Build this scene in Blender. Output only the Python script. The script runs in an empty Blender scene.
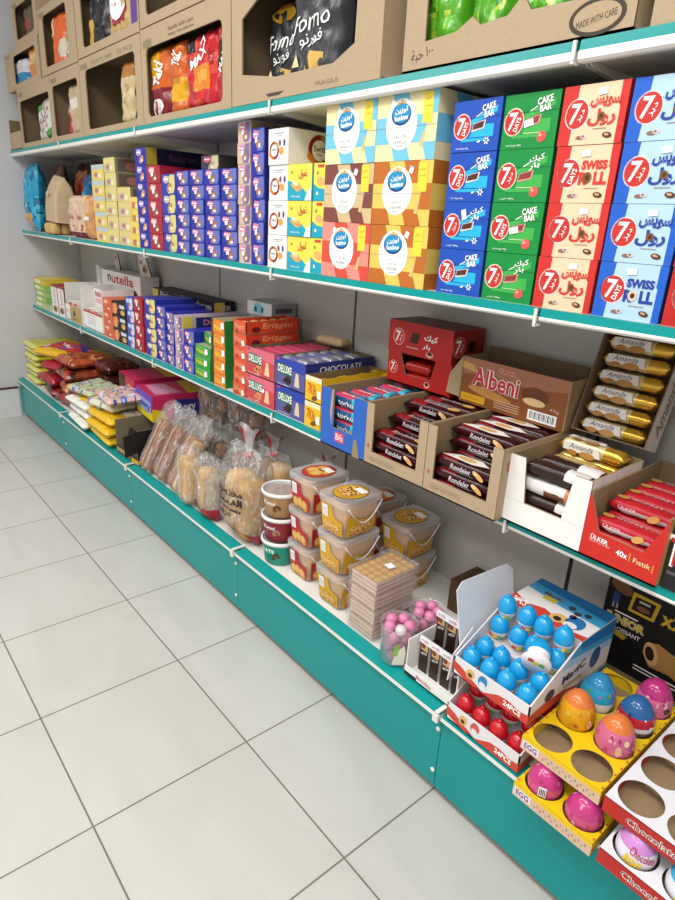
import bpy, math, random, unicodedata
from mathutils import Vector, Matrix, noise
random.seed(7)
C=bpy.context.scene.collection
pi=math.pi
# ------------------------------------------------------------------ materials
def lin(c):
    if isinstance(c,str):
        c=c.lstrip('#'); c=[int(c[i:i+2],16)/255 for i in (0,2,4)]
    return tuple((x/12.92 if x<=.04045 else ((x+.055)/1.055)**2.4) for x in c)
MATS={}
def M(col,rough=.45,metal=0,spec=.4,var=0,bump=0,scale=60,coat=0):
    k=(col,rough,metal,spec,var,bump,scale,coat)
    if k in MATS: return MATS[k]
    m=bpy.data.materials.new('surface'); m.use_nodes=True; nt=m.node_tree; b=nt.nodes['Principled BSDF']
    r,g,bl=lin(col); b.inputs['Base Color'].default_value=(r,g,bl,1)
    b.inputs['Roughness'].default_value=rough; b.inputs['Metallic'].default_value=metal
    b.inputs['Specular IOR Level'].default_value=spec; b.inputs['Coat Weight'].default_value=coat
    if var or bump:
        tc=nt.nodes.new('ShaderNodeTexCoord'); n=nt.nodes.new('ShaderNodeTexNoise'); n.inputs['Scale'].default_value=scale; n.inputs['Detail'].default_value=4
        nt.links.new(tc.outputs['Object'],n.inputs['Vector'])
        if var:
            mx=nt.nodes.new('ShaderNodeMix'); mx.data_type='RGBA'
            mx.inputs[6].default_value=(r*(1-var),g*(1-var),bl*(1-var),1); mx.inputs[7].default_value=(min(1,r*(1+var)),min(1,g*(1+var)),min(1,bl*(1+var)),1)
            nt.links.new(n.outputs['Fac'],mx.inputs[0]); nt.links.new(mx.outputs[2],b.inputs['Base Color'])
        if bump:
            bp=nt.nodes.new('ShaderNodeBump'); bp.inputs['Strength'].default_value=bump; bp.inputs['Distance'].default_value=.004
            nt.links.new(n.outputs['Fac'],bp.inputs['Height']); nt.links.new(bp.outputs['Normal'],b.inputs['Normal'])
    MATS[k]=m; return m
def film(name,clear=.8,col='#ffffff',rough=.12,gloss=.5,crinkle_glint=0):
    # clear plastic: mostly see-through, a thin milky body and a sharp sheen
    if name in MATS: return MATS[name]
    m=bpy.data.materials.new(name); m.use_nodes=True; nt=m.node_tree; nt.nodes.remove(nt.nodes['Principled BSDF'])
    out=nt.nodes['Material Output']; t=nt.nodes.new('ShaderNodeBsdfTransparent'); d=nt.nodes.new('ShaderNodeBsdfDiffuse'); g=nt.nodes.new('ShaderNodeBsdfGlossy')
    d.inputs[0].default_value=(*lin(col),1); g.inputs['Roughness'].default_value=rough
    a=nt.nodes.new('ShaderNodeMixShader'); a.inputs[0].default_value=1-clear; nt.links.new(t.outputs[0],a.inputs[1]); nt.links.new(d.outputs[0],a.inputs[2])
    fr=nt.nodes.new('ShaderNodeLayerWeight'); fr.inputs[0].default_value=.5
    pw=nt.nodes.new('ShaderNodeMath'); pw.operation='POWER'; pw.inputs[1].default_value=4; nt.links.new(fr.outputs['Facing'],pw.inputs[0])
    mu=nt.nodes.new('ShaderNodeMath'); mu.operation='MULTIPLY_ADD'; mu.inputs[1].default_value=gloss; mu.inputs[2].default_value=.05; nt.links.new(pw.outputs[0],mu.inputs[0])
    if crinkle_glint:
        tc=nt.nodes.new('ShaderNodeTexCoord'); mp=nt.nodes.new('ShaderNodeMapping'); mp.inputs['Scale'].default_value=(1,1,.45); n=nt.nodes.new('ShaderNodeTexNoise'); n.inputs['Scale'].default_value=38; n.inputs['Detail'].default_value=5; n.inputs['Distortion'].default_value=2.2
        nt.links.new(tc.outputs['Object'],mp.inputs[0]); nt.links.new(mp.outputs[0],n.inputs['Vector'])
        rp=nt.nodes.new('ShaderNodeMapRange'); rp.inputs[1].default_value=.5; rp.inputs[2].default_value=.72; rp.inputs[3].default_value=1-clear; rp.inputs[4].default_value=crinkle_glint; nt.links.new(n.outputs['Fac'],rp.inputs[0]); nt.links.new(rp.outputs[0],a.inputs[0])  # noise raises milky opacity in streaks, painting in the film's white highlights
        bp=nt.nodes.new('ShaderNodeBump'); bp.inputs['Distance'].default_value=.01; bp.inputs['Strength'].default_value=.9; nt.links.new(n.outputs['Fac'],bp.inputs['Height']); nt.links.new(bp.outputs[0],g.inputs['Normal'])
    b=nt.nodes.new('ShaderNodeMixShader'); nt.links.new(mu.outputs[0],b.inputs[0]); nt.links.new(a.outputs[0],b.inputs[1]); nt.links.new(g.outputs[0],b.inputs[2])
    nt.links.new(b.outputs[0],out.inputs[0]); MATS[name]=m; return m
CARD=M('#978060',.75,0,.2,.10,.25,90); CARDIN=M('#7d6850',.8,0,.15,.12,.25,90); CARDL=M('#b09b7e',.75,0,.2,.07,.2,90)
WHITE=M('#eceae6',.5); STK=M('#f4f4f2',.6); BLK=M('#141318',.5)
# ------------------------------------------------------------------ lettering
FW={}
import time; T0=time.time()
for cp in range(0xFE70,0xFEFD):
    d=unicodedata.decomposition(chr(cp)).split()
    if len(d)==2: FW[(chr(int(d[1],16)),d[0][1:-1])]=chr(cp)
def ar(s):
    NJ='اأإآدذرزوؤةىء'; o=[]
    for i,c in enumerate(s):
        p=i>0 and s[i-1] not in NJ+' ' and (s[i-1],'initial') in FW
        n=i<len(s)-1 and c not in NJ and s[i+1]!=' ' and (s[i+1],'isolated') in FW
        f='medial' if p and n else 'final' if p else 'initial' if n else 'isolated'
        o.append(FW.get((c,f),FW.get((c,'isolated'),c)))
    return ''.join(reversed(o))
TXT={}
def glyphs(s,bold):
    k=(s,bold)
    if k in TXT: return TXT[k]
    cu=bpy.data.curves.new('t','FONT'); cu.body=s; cu.resolution_u=2; cu.offset=bold; cu.align_x='CENTER'; cu.space_line=.82
    o=bpy.data.objects.new('t',cu); me=o.to_mesh().copy(); o.to_mesh_clear()
    vs=[v.co.to_2d() for v in me.vertices]; fs=[tuple(p.vertices) for p in me.polygons]
    x0=min(v.x for v in vs);x1=max(v.x for v in vs);y0=min(v.y for v in vs);y1=max(v.y for v in vs)
    TXT[k]=([((v.x-x0)/(x1-x0)-.5,(v.y-y0)/(y1-y0)-.5) for v in vs],fs)
    bpy.data.objects.remove(o); bpy.data.curves.remove(cu); bpy.data.meshes.remove(me); return TXT[k]
# ------------------------------------------------------------------ mesh builder
def frame(O,U,V):
    O=Vector(O);U=Vector(U).normalized();V=Vector(V).normalized();N=U.cross(V)
    return lambda u,v,d=0:O+U*u+V*v+N*d
class MB:
    def __init__(s): s.v=[];s.f=[];s.m=[];s.mats=[];s.sm=[]
    def mi(s,mat):
        if mat not in s.mats: s.mats.append(mat)
        return s.mats.index(mat)
    def face(s,pts,mat,sm=False):
        n=len(s.v); s.v+=[tuple(p) for p in pts]; s.f.append(tuple(range(n,n+len(pts)))); s.m.append(s.mi(mat)); s.sm.append(sm)
    def mesh(s,vs,fs,mat,sm=True):
        n=len(s.v); s.v+=[tuple(p) for p in vs]; k=isinstance(mat,list)
        for i,f in enumerate(fs): s.f.append(tuple(a+n for a in f)); s.m.append(s.mi(mat[i] if k else mat)); s.sm.append(sm)
    def box(s,x0,x1,y0,y1,z0,z1,mat,**k):
        a=[(x0,y0,z0),(x1,y0,z0),(x1,y1,z0),(x0,y1,z0),(x0,y0,z1),(x1,y0,z1),(x1,y1,z1),(x0,y1,z1)]
        for nm,f in dict(front=(0,1,5,4),right=(1,2,6,5),back=(2,3,7,6),left=(3,0,4,7),top=(4,5,6,7),bottom=(3,2,1,0)).items():
            s.face([a[i] for i in f],k.get(nm,mat))
        return s
    def poly(s,S,pts,mat,d=.0003): s.face([S(u,v,d) for u,v in pts],mat)
    def rect(s,S,u0,v0,u1,v1,mat,d=.0003): s.poly(S,[(u0,v0),(u1,v0),(u1,v1),(u0,v1)],mat,d)
    def ell(s,S,cx,cy,rx,ry,mat,d=.0003,n=20,rot=0):
        c,q=math.cos(rot),math.sin(rot)
        s.poly(S,[(cx+rx*math.cos(a)*c-ry*math.sin(a)*q,cy+rx*math.cos(a)*q+ry*math.sin(a)*c) for a in [2*pi*i/n for i in range(n)]],mat,d)
    def text(s,S,t,cx,cy,w,h,mat,d=.0012,rot=0,bold=.0,shear=0):
        vs,fs=glyphs(t,bold); c,q=math.cos(rot),math.sin(rot); o=[]
        for x,y in vs:
            x=x*w+y*h*shear;y=y*h; o.append(S(cx+x*c-y*q,cy+x*q+y*c,d))
        s.mesh(o,fs,mat,False)
    def prism(s,S,pts,t,mo,mi=None,me=None):
        n=len(pts); s.face([S(u,v,0) for u,v in pts],mo); s.face([S(u,v,-t) for u,v in reversed(pts)],mi or mo)
        for i in range(n):
            a,b=pts[i],pts[(i+1)%n]; s.face([S(*a,0),S(*a,-t),S(*b,-t),S(*b,0)],me or mi or mo)
    def lathe(s,prof,mat,n=24,c=(0,0,0),sx=1,sy=1,cap0=True,cap1=True,sm=True):
        vs=[(c[0]+r*sx*math.cos(2*pi*i/n),c[1]+r*sy*math.sin(2*pi*i/n),c[2]+z) for r,z in prof for i in range(n)]; fs=[];ms=[]
        for j in range(len(prof)-1):
            for i in range(n):
                fs.append((j*n+i,j*n+(i+1)%n,(j+1)*n+(i+1)%n,(j+1)*n+i)); ms.append(mat[j] if isinstance(mat,list) else mat)
        if cap0: fs.append(tuple(range(n-1,-1,-1))); ms.append(mat[0] if isinstance(mat,list) else mat)
        if cap1: k=(len(prof)-1)*n; fs.append(tuple(range(k,k+n))); ms.append(mat[-1] if isinstance(mat,list) else mat)
        s.mesh(vs,fs,ms,sm)
    def tube(s,pts,r,mat,n=8):
        pts=[Vector(p) for p in pts]; vs=[];fs=[]
        for i,p in enumerate(pts):
            t=(pts[min(i+1,len(pts)-1)]-pts[max(i-1,0)]).normalized(); a=t.orthogonal().normalized(); b=t.cross(a)
            rr=r[i] if isinstance(r,list) else r
            vs+=[p+a*rr*math.cos(2*pi*k/n)+b*rr*math.sin(2*pi*k/n) for k in range(n)]
        for i in range(len(pts)-1):
            for k in range(n): fs.append((i*n+k,i*n+(k+1)%n,(i+1)*n+(k+1)%n,(i+1)*n+k))
        fs+= [tuple(range(n-1,-1,-1)),tuple(range((len(pts)-1)*n,len(pts)*n))]; s.mesh(vs,fs,mat)
    def xf(s,Mx): s.v=[tuple(Mx@Vector(p)) for p in s.v]; return s
    def build(s,name,parent=None,loc=(0,0,0),rot=(0,0,0),label=None,cat=None,group=None,kind=None):
        me=bpy.data.meshes.new(name); me.from_pydata(s.v,[],s.f)
        for m in s.mats: me.materials.append(m)
        me.polygons.foreach_set('material_index',s.m); me.polygons.foreach_set('use_smooth',s.sm); me.update()
        o=bpy.data.objects.new(name,me); C.objects.link(o); o.parent=parent; o.location=loc; o.rotation_euler=rot
        return tag(o,label,cat,group,kind)
LAB={}
def tag(o,label=None,cat=None,group=None,kind=None):
    if label:
        if cat: LAB.setdefault(label,[]).append(o.name)
        o['label']=label
    if cat: o['category']=cat
    if group: o['group']=group
    if kind: o['kind']=kind
    return o
def empty(name,loc,label,cat,group=None,rot=(0,0,0)):
    o=bpy.data.objects.new(name,None); C.objects.link(o); o.location=loc; o.rotation_euler=rot; o.empty_display_size=.02; return tag(o,label,cat,group)
def dup(o,loc,label=None,rot=None):
    c=o.copy(); C.objects.link(c); c.location=loc
    if rot is not None: c.rotation_euler=rot
    if label: c['label']=label; LAB.setdefault(label,[]).append(c.name)
    for ch in list(o.children):
        k=ch.copy(); C.objects.link(k); k.parent=c
        for g in ch.children: q=g.copy(); C.objects.link(q); q.parent=k
    return c
NTH=['','second','third','fourth','fifth','sixth','seventh','eighth']
def order(i,n):
    if n==1: return ''
    if i==0: return 'at the bottom'
    if i==n-1: return 'at the top'
    return ('just below the top' if i==n-2 and n>3 else NTH[i]+' from bottom')
def lay(protos,x,y,z0,pitch,n,desc,rots=None,jx=.0015,jy=.004,pat=None,first=[None]):
    # a stack of n things; protos is one finished thing or a list cycled by pat, bottom first
    if not isinstance(protos,list): protos=[protos]
    for i in range(n):
        p=protos[(pat[i] if pat else i%len(protos))]
        L=(desc+', '+order(i,n)).rstrip(', ')
        loc=(x+random.uniform(-jx,jx),y+random.uniform(0,jy),z0+i*pitch); r=(0,0,(rots[i] if rots else random.uniform(-.006,.006)))
        if not p.get('used'):
            p['used']=1; p.location=loc; p.rotation_euler=r; p['label']=L; LAB.setdefault(L,[]).append(p.name)
        else: dup(p,loc,L,r)
def carton(name,w,d,h,base,art=None,cat='box',group=None,sticker=None,g=.0012,**faces):
    mb=MB(); w-=g; h-=.0004
    mb.box(0,w,0,d,0,h,base,**faces)
    F=frame((0,0,0),(1,0,0),(0,0,1)); R=frame((w,0,0),(0,1,0),(0,0,1)); T=frame((0,0,h),(1,0,0),(0,1,0))
    if art: art(mb,F,R,T,w,d,h)
    o=mb.build(name); o['category']=cat
    if group: o['group']=group
    if sticker:
        for (u,v,su,sv,rot) in (sticker if isinstance(sticker,list) else [sticker]):
            q=MB(); c,s_=math.cos(rot),math.sin(rot)
            q.prism(F2(F,.002),[(u*w+(a*c-b*s_),v*h+(a*s_+b*c)) for a,b in ((-su,-sv),(su,-sv),(su,sv),(-su,sv))],.0004,STK)
            q.build('price_sticker',o)['label']='small white price sticker'
    return o
def F2(F,o): return lambda u,v,d=0:F(u,v,d+o)
# ------------------------------------------------------------------ camera
cam=bpy.data.cameras.new('camera'); cam.sensor_fit='HORIZONTAL'; cam.sensor_width=36; cam.lens=612.478/675*36; cam.clip_start=.02
co=bpy.data.objects.new('camera',cam); C.objects.link(co); bpy.context.scene.camera=co
ya,pt,ro=2.4281,-.35206,.0547
f=Vector((math.cos(pt)*math.cos(ya),math.cos(pt)*math.sin(ya),math.sin(pt))); r=f.cross(Vector((0,0,1))).normalized(); u=r.cross(f)
r2=math.cos(ro)*r+math.sin(ro)*u; u2=-math.sin(ro)*r+math.cos(ro)*u
co.matrix_world=Matrix(((r2.x,u2.x,-f.x,4.2968),(r2.y,u2.y,-f.y,-.9354),(r2.z,u2.z,-f.z,1.2951),(0,0,0,1)))
# ------------------------------------------------------------------ setting
L=.9077; YB=.467
def nodes_tile():
    m=bpy.data.materials.new('floor_tile'); m.use_nodes=True; nt=m.node_tree; b=nt.nodes['Principled BSDF']
    tc=nt.nodes.new('ShaderNodeTexCoord'); mp=nt.nodes.new('ShaderNodeMapping'); mp.inputs['Location'].default_value=(-1.6209+.4*8,.2668+.4*10,0)
    br=nt.nodes.new('ShaderNodeTexBrick'); br.offset=0; br.squash=1
    for k,v in dict(Scale=1,**{'Mortar Size':.0022,'Mortar Smooth':.1,'Bias':0,'Brick Width':.4,'Row Height':.4}).items(): br.inputs[k].default_value=v
    br.inputs['Color1'].default_value=(*lin('#c5c4bf'),1); br.inputs['Color2'].default_value=(*lin('#c1c0bb'),1); br.inputs['Mortar'].default_value=(*lin('#77736b'),1)
    n1=nt.nodes.new('ShaderNodeTexNoise'); n1.inputs['Scale'].default_value=2.2; n1.inputs['Detail'].default_value=8; n1.inputs['Distortion'].default_value=1.2
    mp2=nt.nodes.new('ShaderNodeMapping'); mp2.inputs['Scale'].default_value=(1,2.6,1); mp2.inputs['Rotation'].default_value=(0,0,.5)
    cr=nt.nodes.new('ShaderNodeValToRGB'); cr.color_ramp.elements[0].position=.3; cr.color_ramp.elements[0].color=(.92,.92,.915,1); cr.color_ramp.elements[1].position=.65; cr.color_ramp.elements[1].color=(1,1,1,1)
    # thin worn scuffs
    n2=nt.nodes.new('ShaderNodeTexNoise'); n2.inputs['Scale'].default_value=7; n2.inputs['Detail'].default_value=10; n2.inputs['Roughness'].default_value=.75
    cr2=nt.nodes.new('ShaderNodeValToRGB'); cr2.color_ramp.elements[0].position=.26; cr2.color_ramp.elements[0].color=(.72,.71,.69,1); cr2.color_ramp.elements[1].position=.33; cr2.color_ramp.elements[1].color=(1,1,1,1)
    mx=nt.nodes.new('ShaderNodeMix'); mx.data_type='RGBA'; mx.blend_type='MULTIPLY'; mx.inputs[0].default_value=1
    my=nt.nodes.new('ShaderNodeMix'); my.data_type='RGBA'; my.blend_type='MULTIPLY'; my.inputs[0].default_value=1
    l=nt.links.new
    l(tc.outputs['Object'],mp.inputs[0]); l(mp.outputs[0],br.inputs['Vector']); l(tc.outputs['Object'],mp2.inputs[0]); l(mp2.outputs[0],n1.inputs['Vector']); l(tc.outputs['Object'],n2.inputs['Vector'])
    l(n1.outputs['Fac'],cr.inputs[0]); l(n2.outputs['Fac'],cr2.inputs[0]); l(br.outputs['Color'],mx.inputs[6]); l(cr.outputs[0],mx.inputs[7]); l(mx.outputs[2],my.inputs[6]); l(cr2.outputs[0],my.inputs[7]); l(my.outputs[2],b.inputs['Base Color'])
    b.inputs['Roughness'].default_value=.32; b.inputs['Specular IOR Level'].default_value=.35
    return m
WALL=M('#c9c9cc',.7,0,.2,.03,.05,12); TEAL=M('#05908e',.28,0,.3,.03,0,6); LIP=M('#e6e4dd',.4); PANEL=M('#c3c1bb',.5,0,.4,.02,0,5); SLOT=M('#2c2b2b',.6); PAINT=M('#dcdad3',.45); DECK=M('#e3e2dc',.4)
MB().box(-.1,6.5,-3.6,.62,-.05,0,nodes_tile()).build('floor',kind='structure',label='pale grey stone-look floor tiles with thin dark joints')
MB().box(-.1,0,-3.6,.62,0,2.9,WALL).build('wall_left',kind='structure',label='plain white end wall where the shelving stops')
MB().box(0,6.5,.53,.62,0,2.9,WALL).build('wall_back',kind='structure',label='white wall behind the shelving')
MB().box(6.4,6.5,-3.6,.53,0,2.9,WALL).build('wall_right',kind='structure')
MB().box(0,6.4,-3.7,-3.6,0,2.9,WALL).build('wall_front',kind='structure')
MB().box(-.1,6.5,-3.7,.62,2.9,2.95,M('#e8e8e6',.8)).build('ceiling',kind='structure')
MB().box(0,.012,-3.6,-.004,0,.19,M('#d8d7d6',.5,0,.3,.05,0,20)).box(0,.016,-3.6,-.004,.19,.2,M('#5a2b28',.6)).build('baseboard_left',kind='structure',label='white skirting with a dark red top edge along the end wall')
def shelf_board(z,yf,x0,x1,parent,dz=0):
    # flat steel board with a white front lip and a teal price strip above it
    mb=MB(); mb.box(x0+.002,x1-.002,yf+.016,YB-.002,z-.022,z,PAINT)
    o=mb.build('shelf_board',parent); P=lambda u,v,d=0:Vector((x1-.003+d,u,v)); b=z-.025-dz
    mb=MB(); mb.prism(P,[(yf,b+.004),(yf+.004,b),(yf+.016,b),(yf+.016,z-.016),(yf+.001,z-.016),(yf,z-.018)],x1-x0-.006,LIP)
    mb.build('front_lip',o)
    mb=MB(); mb.prism(P,[(yf+.001,z-.016),(yf+.016,z-.016),(yf+.016,z),(yf+.004,z)],x1-x0-.006,TEAL)
    mb.build('price_strip',o)['label']='teal price strip'
    return o
BAYN=['first shelving bay, touching the white end wall','second shelving bay out from the white end wall','middle shelving bay, with the tied bread bags on its deck','fourth shelving bay, above and below the milky biscuit buckets','shelving bay that holds the egg trays, cut by the photo edge']
for n in range(5):
    x0,x1=n*L,(n+1)*L
    t=empty('shelving_bay',((x0+x1)/2,.2,0),'teal and white '+BAYN[n],'shelf','teal shelving bays along the wall')
    P=lambda mb,nm,p=t:mb.build(nm,p)
    def rel(o):
        o.location=(-(x0+x1)/2,-.2,0); return o
    rel(P(MB().box(x0+.0105,x1-.001,YB,YB+.02,.2,2.25,PANEL),'back_panel'))
    rel(P(MB().box(x0+.001,x0+.010,YB+.004,YB+.05,0,2.3,SLOT),'upright'))
    # kick panel with a shadow gap below, screws at the seams
    k=P(MB().box(x0+.001,x1-.001,.008,.02,.03,.236,TEAL),'kick_panel'); rel(k); k['label']='teal kick panel'
    for xx in (x1-.008,):
        for zz in (.075,.2):
            s=MB(); s.lathe([(.006,0),(.006,.003),(.003,.005)],LIP,10); s.v=[(xx+a,.008-c,zz+b) for a,b,c in s.v]; s.build('screw',k)
    rel(P(MB().box(x0+.004,x1-.004,.05,.06,0,.03,M('#77726c',.7)),'toe_board'))
    dk=rel(P(MB().box(x0+.001,x1-.001,.03,YB-.002,.22,.252,DECK),'base_deck'))
    MB().box(x0+.002,x1-.002,-.004,.03,.238,.247,LIP).build('front_lip',dk)
    q=MB(); q.prism(lambda u,v,d=0:Vector((x1-.003+d,u,v)),[(-.002,.247),(.036,.247),(.040,.2545),(.034,.256)],x1-x0-.006,TEAL); q.build('price_strip',dk)['label']='teal price strip'
    for z,yf in ((.714,.142),(1.165,.131),(1.603,.1195)):
        sh=rel(shelf_board(z,yf,x0,x1,t,.008 if z>1.5 else 0))
        for xx in (x0+.003,x1-.005):
            br=MB(); br.prism(lambda u,v,d=0,xx=xx:Vector((xx+.002+d,u,v)),[(yf+.03,z-.0225),(YB-.004,z-.0225),(YB-.004,z-.052),(YB-.06,z-.052),(yf+.05,z-.032)],.002,PAINT)
            br.build('bracket',sh)
        cl=MB(); cl.box(x1-.007,x1-.001,yf-.004,yf,z-.031,z-.001,LIP); cl.box(x1-.007,x1-.001,yf-.004,yf+.014,z-.035,z-.030,LIP); cl.build('joint_clip',sh)
    cl=MB(); cl.box(x1-.016,x1-.001,-.012,-.004,.232,.252,LIP); cl.box(x1-.012,x1-.002,-.010,.040,.2562,.260,LIP); rel(P(cl,'joint_clip'))
# ------------------------------------------------------------------ light
def minz(o):
    return min([(o.matrix_world@v.co).z for v in o.data.vertices]+[9]) if o.type=='MESH' else 9
def maxz(o): return max((o.matrix_world@v.co).z for v in o.data.vertices)
def settle(o,z):
    # lower or lift a thing until its lowest point just rests at height z
    bpy.context.view_layer.update(); m=min(minz(q) for q in [o]+list(o.children_recursive)); o.location.z+=z-m+.0008; bpy.context.view_layer.update(); return max(maxz(q) for q in [o]+list(o.children_recursive))
def area(x,y,z,sx,sy,e,rot=(0,0,0),col=(1,.98,.95)):
    l=bpy.data.lights.new('ceiling_or_fill_light','AREA'); l.shape='RECTANGLE'; l.size=sx; l.size_y=sy; l.energy=e; l.color=col
    o=bpy.data.objects.new('ceiling_or_fill_light',l); C.objects.link(o); o.location=(x,y,z); o.rotation_euler=rot; tag(o,None)
for lx,ly,e in ((4.1,-1.15,42),(2.3,-1.15,30),(4.4,-2.6,32),(2.4,-2.6,24),(1.0,-1.7,24),(5.8,-1.6,20)): area(lx,ly,2.86,1.3,.55,e)  # outer row is added fill for the shelves; wall-side lamp added for end wall
W=bpy.data.worlds.new('world'); bpy.context.scene.world=W; W.use_nodes=True; W.node_tree.nodes['Background'].inputs[0].default_value=(1,1,1,1); W.node_tree.nodes['Background'].inputs[1].default_value=.62
vs=bpy.context.scene.view_settings; vs.view_transform='Standard'; vs.look='None'; vs.gamma=1; vs.use_curve_mapping=False; vs.exposure=-.12
bpy.context.scene.cycles.max_bounces=8; bpy.context.scene.cycles.transparent_max_bounces=24
# ================================================================== upper shelf: cartons
ZU=1.1652
RED=M('#c8322d',.4); CREAM=M('#f0cfae',.45); RING=M('#e8d3c2',.45); TW=M('#fbfbf8',.5)
BROWN=M('#4f2a1d',.5); PINKB=M('#d99a8e',.5); NAVY=M('#243a94',.45); TAN=M('#d8a763',.5)
def seven(mb,S,cx,cy,r,arabic=False,ring=RING):
    mb.ell(S,cx,cy,r,r*1.08,ring,.0003); mb.ell(S,cx,cy,r*.9,r*.98,RED,.0005)
    mb.text(S,'7',cx-r*.14,cy+r*.02,r*.8,r*1.4,TW,.0008,0,.02,.1)
    if arabic: mb.text(S,ar('ديز'),cx+r*.38,cy-r*.15,r*.9,r*.36,TW,.0009,1.15,.01)
    else: mb.text(S,'DAYS',cx+r*.36,cy-r*.2,r*1.1,r*.42,TW,.0009,1.25,.02)
def cakebar(base,dark,band,arabic,straw):
    B,D,K=M(base),M(dark),M(band)
    def art(mb,F,R,T,w,d,h):
        mb.poly(F,[(w*.38,h*.28),(w*.88,h*.28),(w*.88,h*.52),(w*.5,h*.52)],K)
        mb.poly(F,[(w*.4,h*.52),(w*.92,h*.74),(w*.92,h*.86),(w*.4,h*.62)],K)
        mb.poly(F,[(w*.2,h*.2),(w*.7,h*.2),(w*.74,h*.26),(w*.24,h*.26)],K)
        mb.rect(F,0,h*.655,w,h*.665,D,.0007)
        seven(mb,F,w*.21,h*.5,w*.19,arabic)
        mb.poly(F,[(w*.42,h*.38),(w*.68,h*.44),(w*.71,h*.60),(w*.66,h*.60),(w*.45,h*.54)],PINKB if straw else M('#e9d9cf'),.0009); mb.poly(F,[(w*.44,h*.42),(w*.66,h*.46),(w*.68,h*.59),(w*.46,h*.53)],M('#8c3b33') if straw else BROWN,.0011)
        if arabic: mb.text(F,ar('كيك'),w*.74,h*.82,w*.27,h*.13,TW,.0011,.2,.02); mb.text(F,ar('بار'),w*.7,h*.68,w*.2,h*.13,TW,.0011,.2,.02)
        else: mb.text(F,'CAKE\nBAR',w*.75,h*.78,w*.27,h*.26,TW,.0011,.16,.03)
        mb.poly(F,[(w*.5,h*.66),(w*.62,h*.74),(w*.62,h*.76),(w*.5,h*.68)],TW,.0009)
        if straw:
            mb.ell(F,w*.76,h*.2,w*.085,h*.1,M('#d8574f'),.0009,14,.4); mb.ell(F,w*.73,h*.23,w*.03,h*.03,M('#f0a79b'),.0011,8)
            mb.rect(F,w*.42,h*.27,w*.72,h*.285,M('#cfe9b9'),.0009)
        else:
            for k in range(6): a=k*pi/3; mb.ell(F,w*.76+w*.04*math.cos(a),h*.2+w*.04*math.sin(a),w*.025,w*.012,TW,.0009,8,a)
            mb.ell(F,w*.6,h*.19,w*.035,h*.02,TW,.0009,8,.3)
        mb.text(F,'Net Weight 480g' if not arabic else ar('الوزن')+' 480g',w*.26,h*.065,w*.28,h*.04,TW,.0009)
    st=(.50,.46,.010,.006,.2) if (straw and not arabic) else (.47,.74,.006,.010,.25) if arabic and not straw else None
    return carton('cake_bar_carton',.12,.2,.0938,B,art,'box','cake bar cartons',sticker=st,right=D,top=D)
gCB=[cakebar('#1c4fb4','#173e92','#25b3de',a,False) for a in (0,1)]; gCG=[cakebar('#0c8a3c','#0a5f2b','#3fae4c',a,True) for a in (0,1)]
lay(gCB,3.352,.15,ZU,.0943,4,'blue cake bar carton beside the green ones',pat=[0,1,0,0])
lay(gCG,3.476,.15,ZU,.0943,4,'green cake bar carton between blue and red columns',pat=[1,0,1,0])
def swiss(base,side,dark,txt,arabic):
    B,S_,D,X=M(base),M(side),M(dark),M(txt)
    def art(mb,F,R,T,w,d,h):
        mb.poly(F,[(0,0),(w*.19,0),(w*.24,h),(0,h)],S_); mb.rect(F,w*.9,0,w,h,S_); mb.poly(F,[(w*.88,h*.62),(w*.9,h*.6),(w*.9,h),(w*.88,h)],S_)
        seven(mb,F,w*.255,h*.52,w*.195,arabic,M('#e6d8d4'))
        if arabic: mb.text(F,ar('سويس'),w*.68,h*.69,w*.46,h*.19,X,.0011,-.03,.035); mb.text(F,ar('رول'),w*.65,h*.44,w*.42,h*.28,X,.0011,0,.035); mb.ell(F,w*.645,h*.46,w*.055,h*.07,M('#7b5126'),.0014,14); mb.ell(F,w*.645,h*.46,w*.025,h*.035,M('#4b2b12'),.0016,10)
        else:
            mb.text(F,'SWISS',w*.655,h*.66,w*.4,h*.16,X,.0011,0,.05); mb.text(F,'R  LL',w*.655,h*.43,w*.44,h*.22,X,.0011,0,.05)
            mb.ell(F,w*.57,h*.44,w*.07,h*.1,M('#7b5126') if base!='#b4d4ee' else M('#d9c6ab'),.0013,16); mb.ell(F,w*.57,h*.44,w*.035,h*.05,M('#4b2b12'),.0015,10)
        mb.rect(F,w*.54,h*.25,w*.76,h*.265,M('#a98e84'),.0009)
        mb.ell(F,w*.36,h*.12,w*.07,h*.035,M('#8d6a56'),.0009,12); mb.ell(F,w*.42,h*.14,w*.05,h*.04,M('#d6cbc7'),.0010,12); mb.ell(F,w*.41,h*.14,w*.025,h*.022,M('#8b7a78'),.0012,10)
        mb.ell(F,w*.78,h*.14,w*.075,h*.05,M('#5a2f1c'),.0009,12,-.2); mb.ell(F,w*.77,h*.15,w*.04,h*.022,M('#c8a37a'),.0011,10,-.2)
        mb.rect(F,0,h*.645,w,h*.65,M(side,.6),.0004)
    return carton('swiss_roll_carton',.12,.2,.0938,B,art,'box','swiss roll cartons',sticker=(.62 if arabic else .5,.86,.008,.005,.1),right=D,top=B,left=S_)
gSR=[swiss('#efcdaa','#cf2f2a','#a8231f','#d23a33',a) for a in (0,1)]; gSB=[swiss('#b4d4ee','#1e5fc6','#1b3f94','#27409a',a) for a in (0,1)]; gRR=[swiss('#cf2f2a','#c02621','#8f1d1a','#f3e6da',a) for a in (0,1)]
lay(gSR,3.603,.15,ZU,.0943,4,'red striped cream swiss roll carton',pat=[1,1,0,1])
lay(gSB,3.726,.15,ZU,.0943,4,'light blue swiss roll carton',pat=[0,1,1,1])
lay(gRR,3.851,.15,ZU,.0943,4,'all red roll carton at the cut edge of the photo')
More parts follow.
